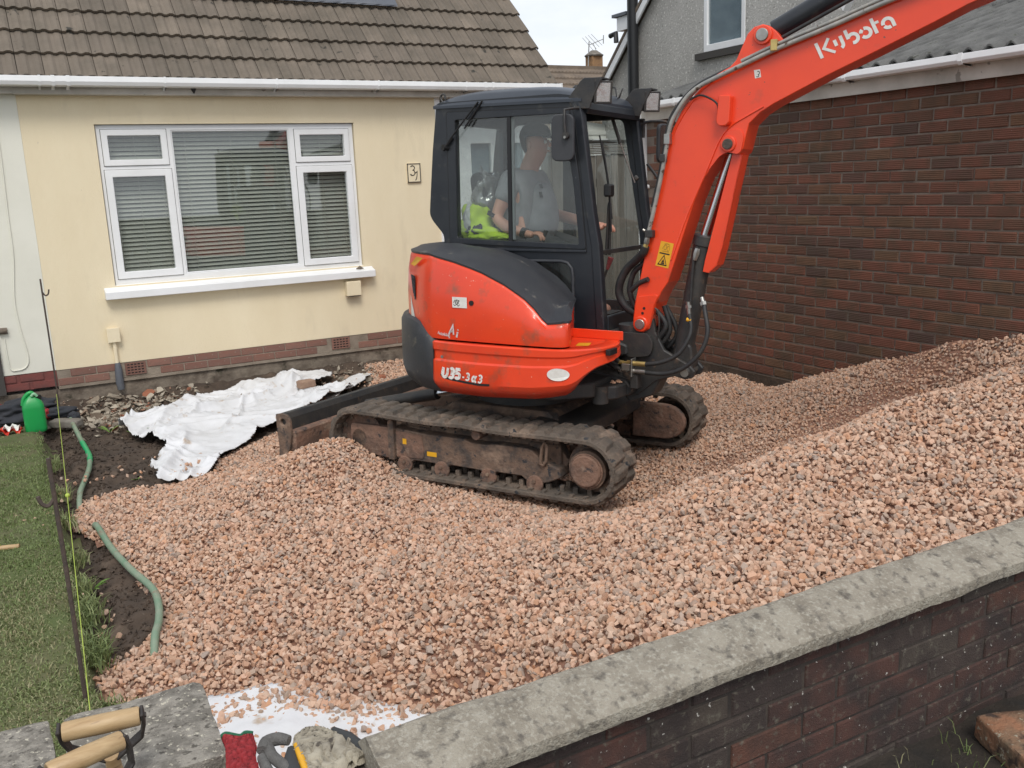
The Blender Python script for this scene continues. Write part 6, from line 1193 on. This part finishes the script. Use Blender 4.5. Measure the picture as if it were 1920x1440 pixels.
# ================================================================ line pins and string
def pin_(x, y, z0, z1, hookdir, r, lab):
    e = empty('line_pin', lab, 'line pin', (x, y, z0), 'steel line pins holding the string'); tb('rod', [(0,0,-.1),(.003,0,(z1-z0)*.5),(0,0,z1-z0)], r, M['rust'], e, n=7)
    h = z1-z0; tb('hook', [(0,0,h-.15),(hookdir*.020,0,h-.175),(hookdir*.042,0,h-.165),(hookdir*.052,0,h-.135)], r*.85, M['rust'], e, n=6, sm=3); return e
pin_(.045, 3.6, .1, 1.10, -1, .0085, 'nearer rusty steel line pin with hook by the pier cap')
p2 = empty('line_pin', 'farther thin steel line pin with curled hook before the pale wall', 'line pin', (.262, 8.95, .05), 'steel line pins holding the string')
tb('rod', [(0,0,-.05),(.002,0,.6),(0,0,1.30)], .0075, M['rust'], p2, n=7); tb('hook', [(0,0,1.19),(.02,0,1.155),(.045,0,1.165),(.055,0,1.205)], .0065, M['rust'], p2, n=6, sm=3)
st_ = tb('string_line', [(.255,8.94,.33),(.0505,3.33,.235)], .0019, M['neon'], n=5); tag(st_, 'taut fluorescent yellow string stretched between the two line pins', 'string')
bm = bmesh.new(); bmesh.ops.create_icosphere(bm, subdivisions=2, radius=.014, matrix=Matrix.Translation((.1455,5.905,.279))); bobj('knot', bm, M['neon'], st_)
# ================================================================ things on the far left
can = empty('jerry_can', 'green plastic fuel can with black cap on the lawn edge', 'fuel can', (.055, 8.6, .10))
bm = bmesh.new(); rr = rc([(-.085,-.06),(.085,-.06),(.085,.06),(-.085,.06)], .045, 5)
loft(bm, [[(x*k, y*k, z) for x, y in rr] for k, z in ((.90,0),(.98,.012),(1,.03),(1,.20),(.98,.225),(.85,.255),(.6,.285),(.35,.305),(.22,.315))], closed=True, capends=True); tb_ = bobj('tank', bm, M['green'], can, smooth=True, auto=60)
cyl('cap', (.035,0,.26),(.045,0,.315), .030, M['black'], can, n=16, bev=.003); tb('handle', [(-.075,0,.235),(-.06,0,.29),(-.03,0,.325),(0,0,.335),(.02,0,.315)], .017, M['green'], can, n=10, sm=5)
tb('spout_tube', [(.0,-.03,.31),(.02,-.035,.33),(.04,-.03,.305)], .012, M['greenp'], can, n=8, sm=3); bm = bmesh.new(); loft(bm, [[(x*1.004-.0, y*1.004, z) for x, y in rr[:8]+rr[-1:]] for z in (.19,.255)]); bm.free()
jk = cushion('work_jacket', (-.06, 9.05, .20), (.34, .17, .10), M['dcloth'], 3, amp=.5, sub=5); tag(jk, 'dark navy jacket with red trim heaped on the concrete by the wall', 'jacket')
cushion('sleeve', (.26, 8.93, .17), (.15, .06, .05), M['dcloth'], 14, jk, .3); cushion('cuff', (.36, 8.82, .13), (.05,.05,.05), M['dcloth'], 15, jk, .3); cushion('red_trim', (.14, 8.92, .17), (.05, .04, .055), M['rcloth'], 6, jk); cushion('red_trim', (-.24, 9.02, .27), (.06,.06,.045), M['rcloth'], 8, jk); cushion('bag', (-.40, 9.0, .17), (.16, .13, .10), M['interior'], 11, jk, .4)
pk = empty('crumpled_packet', 'crumpled red and white packet beside the green fuel can', 'packet', (-.14, 8.6, .11)); bm = bmesh.new()
rows = [[(-.09+.18*i/8+.01*math.sin(j*2), -.07+.14*j/6, .03+.035*math.sin(i*1.7+j)*math.cos(j*1.3)) for i in range(9)] for j in range(7)]; loft(bm, rows); bobj('wrapper', bm, M['redp'], pk); bm = bmesh.new(); loft(bm, [[(x*.72+.01, y*.72, z+.022) for x, y, z in r] for r in rows]); bobj('white_label', bm, M['white'], pk)
yt = empty('hammer_handle', 'yellow gripped wooden tool end lying on the lawn at the left edge', 'tool', (-.19, 5.53, .155)); tb('grip', [(-.16,.05,.0),(-.04,.01,.0)], [.026,.023], M['neon'], yt, n=10); tb('shaft', [(-.05,.012,0),(.055,-.02,0)], .015, M['ash'], yt, n=10)
# weeds
def weed(x, y, z, h, n_, lab, seed):
    r = random.Random(seed); bm = bmesh.new()
    for k in range(n_):
        a = r.uniform(0, 6.28); ln = h*r.uniform(.6, 1.1); pts = [(x+math.cos(a)*ln*t*.8, y+math.sin(a)*ln*t*.8, z+ln*(t-.55*t*t)) for t in (0, .3, .6, .85, 1)]
        wv = [.004, .010, .012, .007, .0005]; d = Vector((-math.sin(a), math.cos(a), 0)); A = [bm.verts.new(Vector(p)+d*w_) for p, w_ in zip(pts, wv)]; B = [bm.verts.new(Vector(p)-d*w_) for p, w_ in zip(pts, wv)]
        for i in range(4): bm.faces.new((A[i], A[i+1], B[i+1], B[i]))
    return tag(bobj('weed', bm, M['leaf']), lab, 'weed')
weed(.155, 4.93, .02, .13, 8, 'leafy green weed on the lawn edge near the near pin', 3); weed(.78, 8.15, .03, .16, 5, 'limp green weed lying at the tip of the big membrane', 4); weed(.62, 6.85, .02, .06, 4, 'tiny green sprout on the bare brown soil', 5); weed(.60, 8.35, .05, .12, 5, 'green shoot among the mortar rubble', 6)
# ================================================================ digging tools leaning on the slab
def dhandle(g0, g1, r, sdir, lab):
    """D handle: turned ash grip between two iron straps that run down to a shaft"""
    g0, g1, sdir = Vector(g0), Vector(g1), Vector(sdir).normalized(); d = (g1-g0).normalized(); e = empty('spade', lab, 'spade', tuple(g0.lerp(g1, .5)+sdir*1.0), 'spades leaning on the pier'); 
    org = Vector(e.location); L = lambda p: tuple(p-org)
    gp = tb('grip', [L(g0), L(g0.lerp(g1,.02)), L(g0.lerp(g1,.5)), L(g0.lerp(g1,.98)), L(g1)], [r*.9, r, r*1.06, r, r*.9], M['ash'], e, n=20)
    mid = g0.lerp(g1, .5)+sdir*.125
    for q, s in ((g0, -1), (g1, 1)):
        a = q+d*s*.006; pts = [a-sdir*.018, a+sdir*.02, q+sdir*.065+d*s*-.006, mid+d*s*.012]
        nrm = d.cross(sdir).normalized(); bm = bmesh.new(); rows = []
        for i, p in enumerate(pts):
            t = (Vector(pts[min(i+1, 3)])-Vector(pts[max(i-1, 0)])).normalized(); o2 = t.cross(nrm).normalized(); w_ = (.017, .016, .014, .013)[i]; rows.append([L(p+nrm*w_+o2*.004), L(p-nrm*w_+o2*.004), L(p-nrm*w_-o2*.004), L(p+nrm*w_-o2*.004)])
        loft(bm, rows, closed=True, capends=True); bobj('strap', bm, M['iron'], e, bev=.002)
        cyl('rivet', L(q+d*s*.004), L(q+d*s*.014), .0065, M['iron'], e, n=8)
    tb('shaft', [L(mid-sdir*.01), L(mid+sdir*.12), L(mid+sdir*.85)], [.018, .019, .019], M['ash'], e, n=12)
    return e
dhandle((-.030,2.215,.790), (.137,2.19,.790), .0225, (.10,.35,-1.0), 'upper wooden D handled spade leaning on the stone pier cap')
dhandle((-.068,2.06,.79), (.088,2.105,.79), .0225, (.30,.05,-1.0), 'lower wooden D handled spade nearest the bottom edge')
# ================================================================ gloves on the broken wall
def glove_poly(name, pts, z, th, m, lab, seed, cat='glove'):
    bm = bmesh.new(); es = [bm.verts.new((x, y, 0)) for x, y in pts]; bm.faces.new(es); r = bmesh.ops.triangulate(bm, faces=bm.faces)
    for _ in range(3): bmesh.ops.subdivide_edges(bm, edges=[e for e in bm.edges if e.calc_length() > .012], cuts=1, use_grid_fill=False); bmesh.ops.triangulate(bm, faces=bm.faces)
    bd = set(v for e in bm.edges if e.is_boundary for v in e.verts)
    top = {}
    fs = list(bm.faces); dup = bmesh.ops.duplicate(bm, geom=fs); vm = dup['vert_map']
    for v in list(vm.keys()):
        if not isinstance(v, bmesh.types.BMVert) or v.index < -1: continue
    for v, w2 in [(a, b) for a, b in vm.items() if isinstance(a, bmesh.types.BMVert)]:
        dmin = min((v.co-b.co).length for b in bd) if v not in bd else 0; k = min(1, dmin/.025); k = math.sqrt(k*(2-k)) if k < 1 else 1
        w = noise.noise(v.co*30+Vector((seed,0,0)))*.004+noise.noise(v.co*11+Vector((0,seed,0)))*.014
        zz = z(v.co.x, v.co.y)+w*.8
        v.co.z = zz+th*k+.003; w2.co.z = zz-.002
    bmesh.ops.remove_doubles(bm, verts=bm.verts, dist=.0012)
    return bobj(name, bm, m, None, smooth=True)
zr = lambda x, y: .545
rg_ = glove_poly('glove', [(.330,2.315),(.345,2.325),(.362,2.308),(.378,2.292),(.393,2.300),(.410,2.290),(.408,2.24),(.392,2.19),(.388,2.13),(.380,2.05),(.30,2.05),(.308,2.14),(.322,2.21),(.332,2.26)], lambda x, y: .58, .022, M['rcloth'], '', 2); tag(rg_, 'red knitted glove with green cuff draped beside the stone cap', 'glove')
tb('cuff', [(.330,2.316,.592),(.345,2.326,.594),(.362,2.309,.594),(.378,2.293,.594),(.393,2.301,.594),(.410,2.291,.592)], .005, M['gcuff'], rg_, n=6, sm=4)
gb = glove_poly('glove', [(.485,2.175),(.500,2.205),(.530,2.225),(.562,2.222),(.590,2.205),(.606,2.175),(.622,2.12),(.635,2.03),(.55,2.0),(.465,2.02),(.47,2.10)], lambda x, y: .575, .034, M['leather'], '', 5); tag(gb, 'grey leather rigger glove with yellow and black sides on the wall stub', 'glove')
tb('yellow_panel', [(.492,2.175,.597),(.489,2.13,.600),(.484,2.07,.598),(.478,2.0,.595)], [.006,.010,.010,.008], M['yellow'], gb, n=8, sm=3); tb('dark_side', [(.602,2.20,.585),(.622,2.14,.585),(.640,2.05,.585)], [.008,.018,.02], M['gloved'], gb, n=8); tb('dark_side', [(.478,2.16,.592),(.458,2.10,.592),(.452,2.03,.592)], [.012,.022,.024], M['gloved'], gb, n=8)
gk = tb('glove', [(.478,2.175,.610),(.455,2.195,.612),(.425,2.195,.612),(.408,2.17,.608)], [.013,.017,.018,.016], M['knit'], n=12, sm=4); tag(gk, 'grey knitted glove finger curled round beside the red glove', 'glove')
tb('finger', [(.425,2.185,.606),(.425,2.14,.604),(.44,2.09,.600),(.455,2.04,.595)], [.014,.015,.015,.013], M['knit'], gk, n=10, sm=4); tb('finger', [(.403,2.16,.598),(.402,2.11,.594),(.408,2.06,.59)], [.013,.014,.013], M['knit'], gk, n=10, sm=4)
bpy.context.view_layer.update()
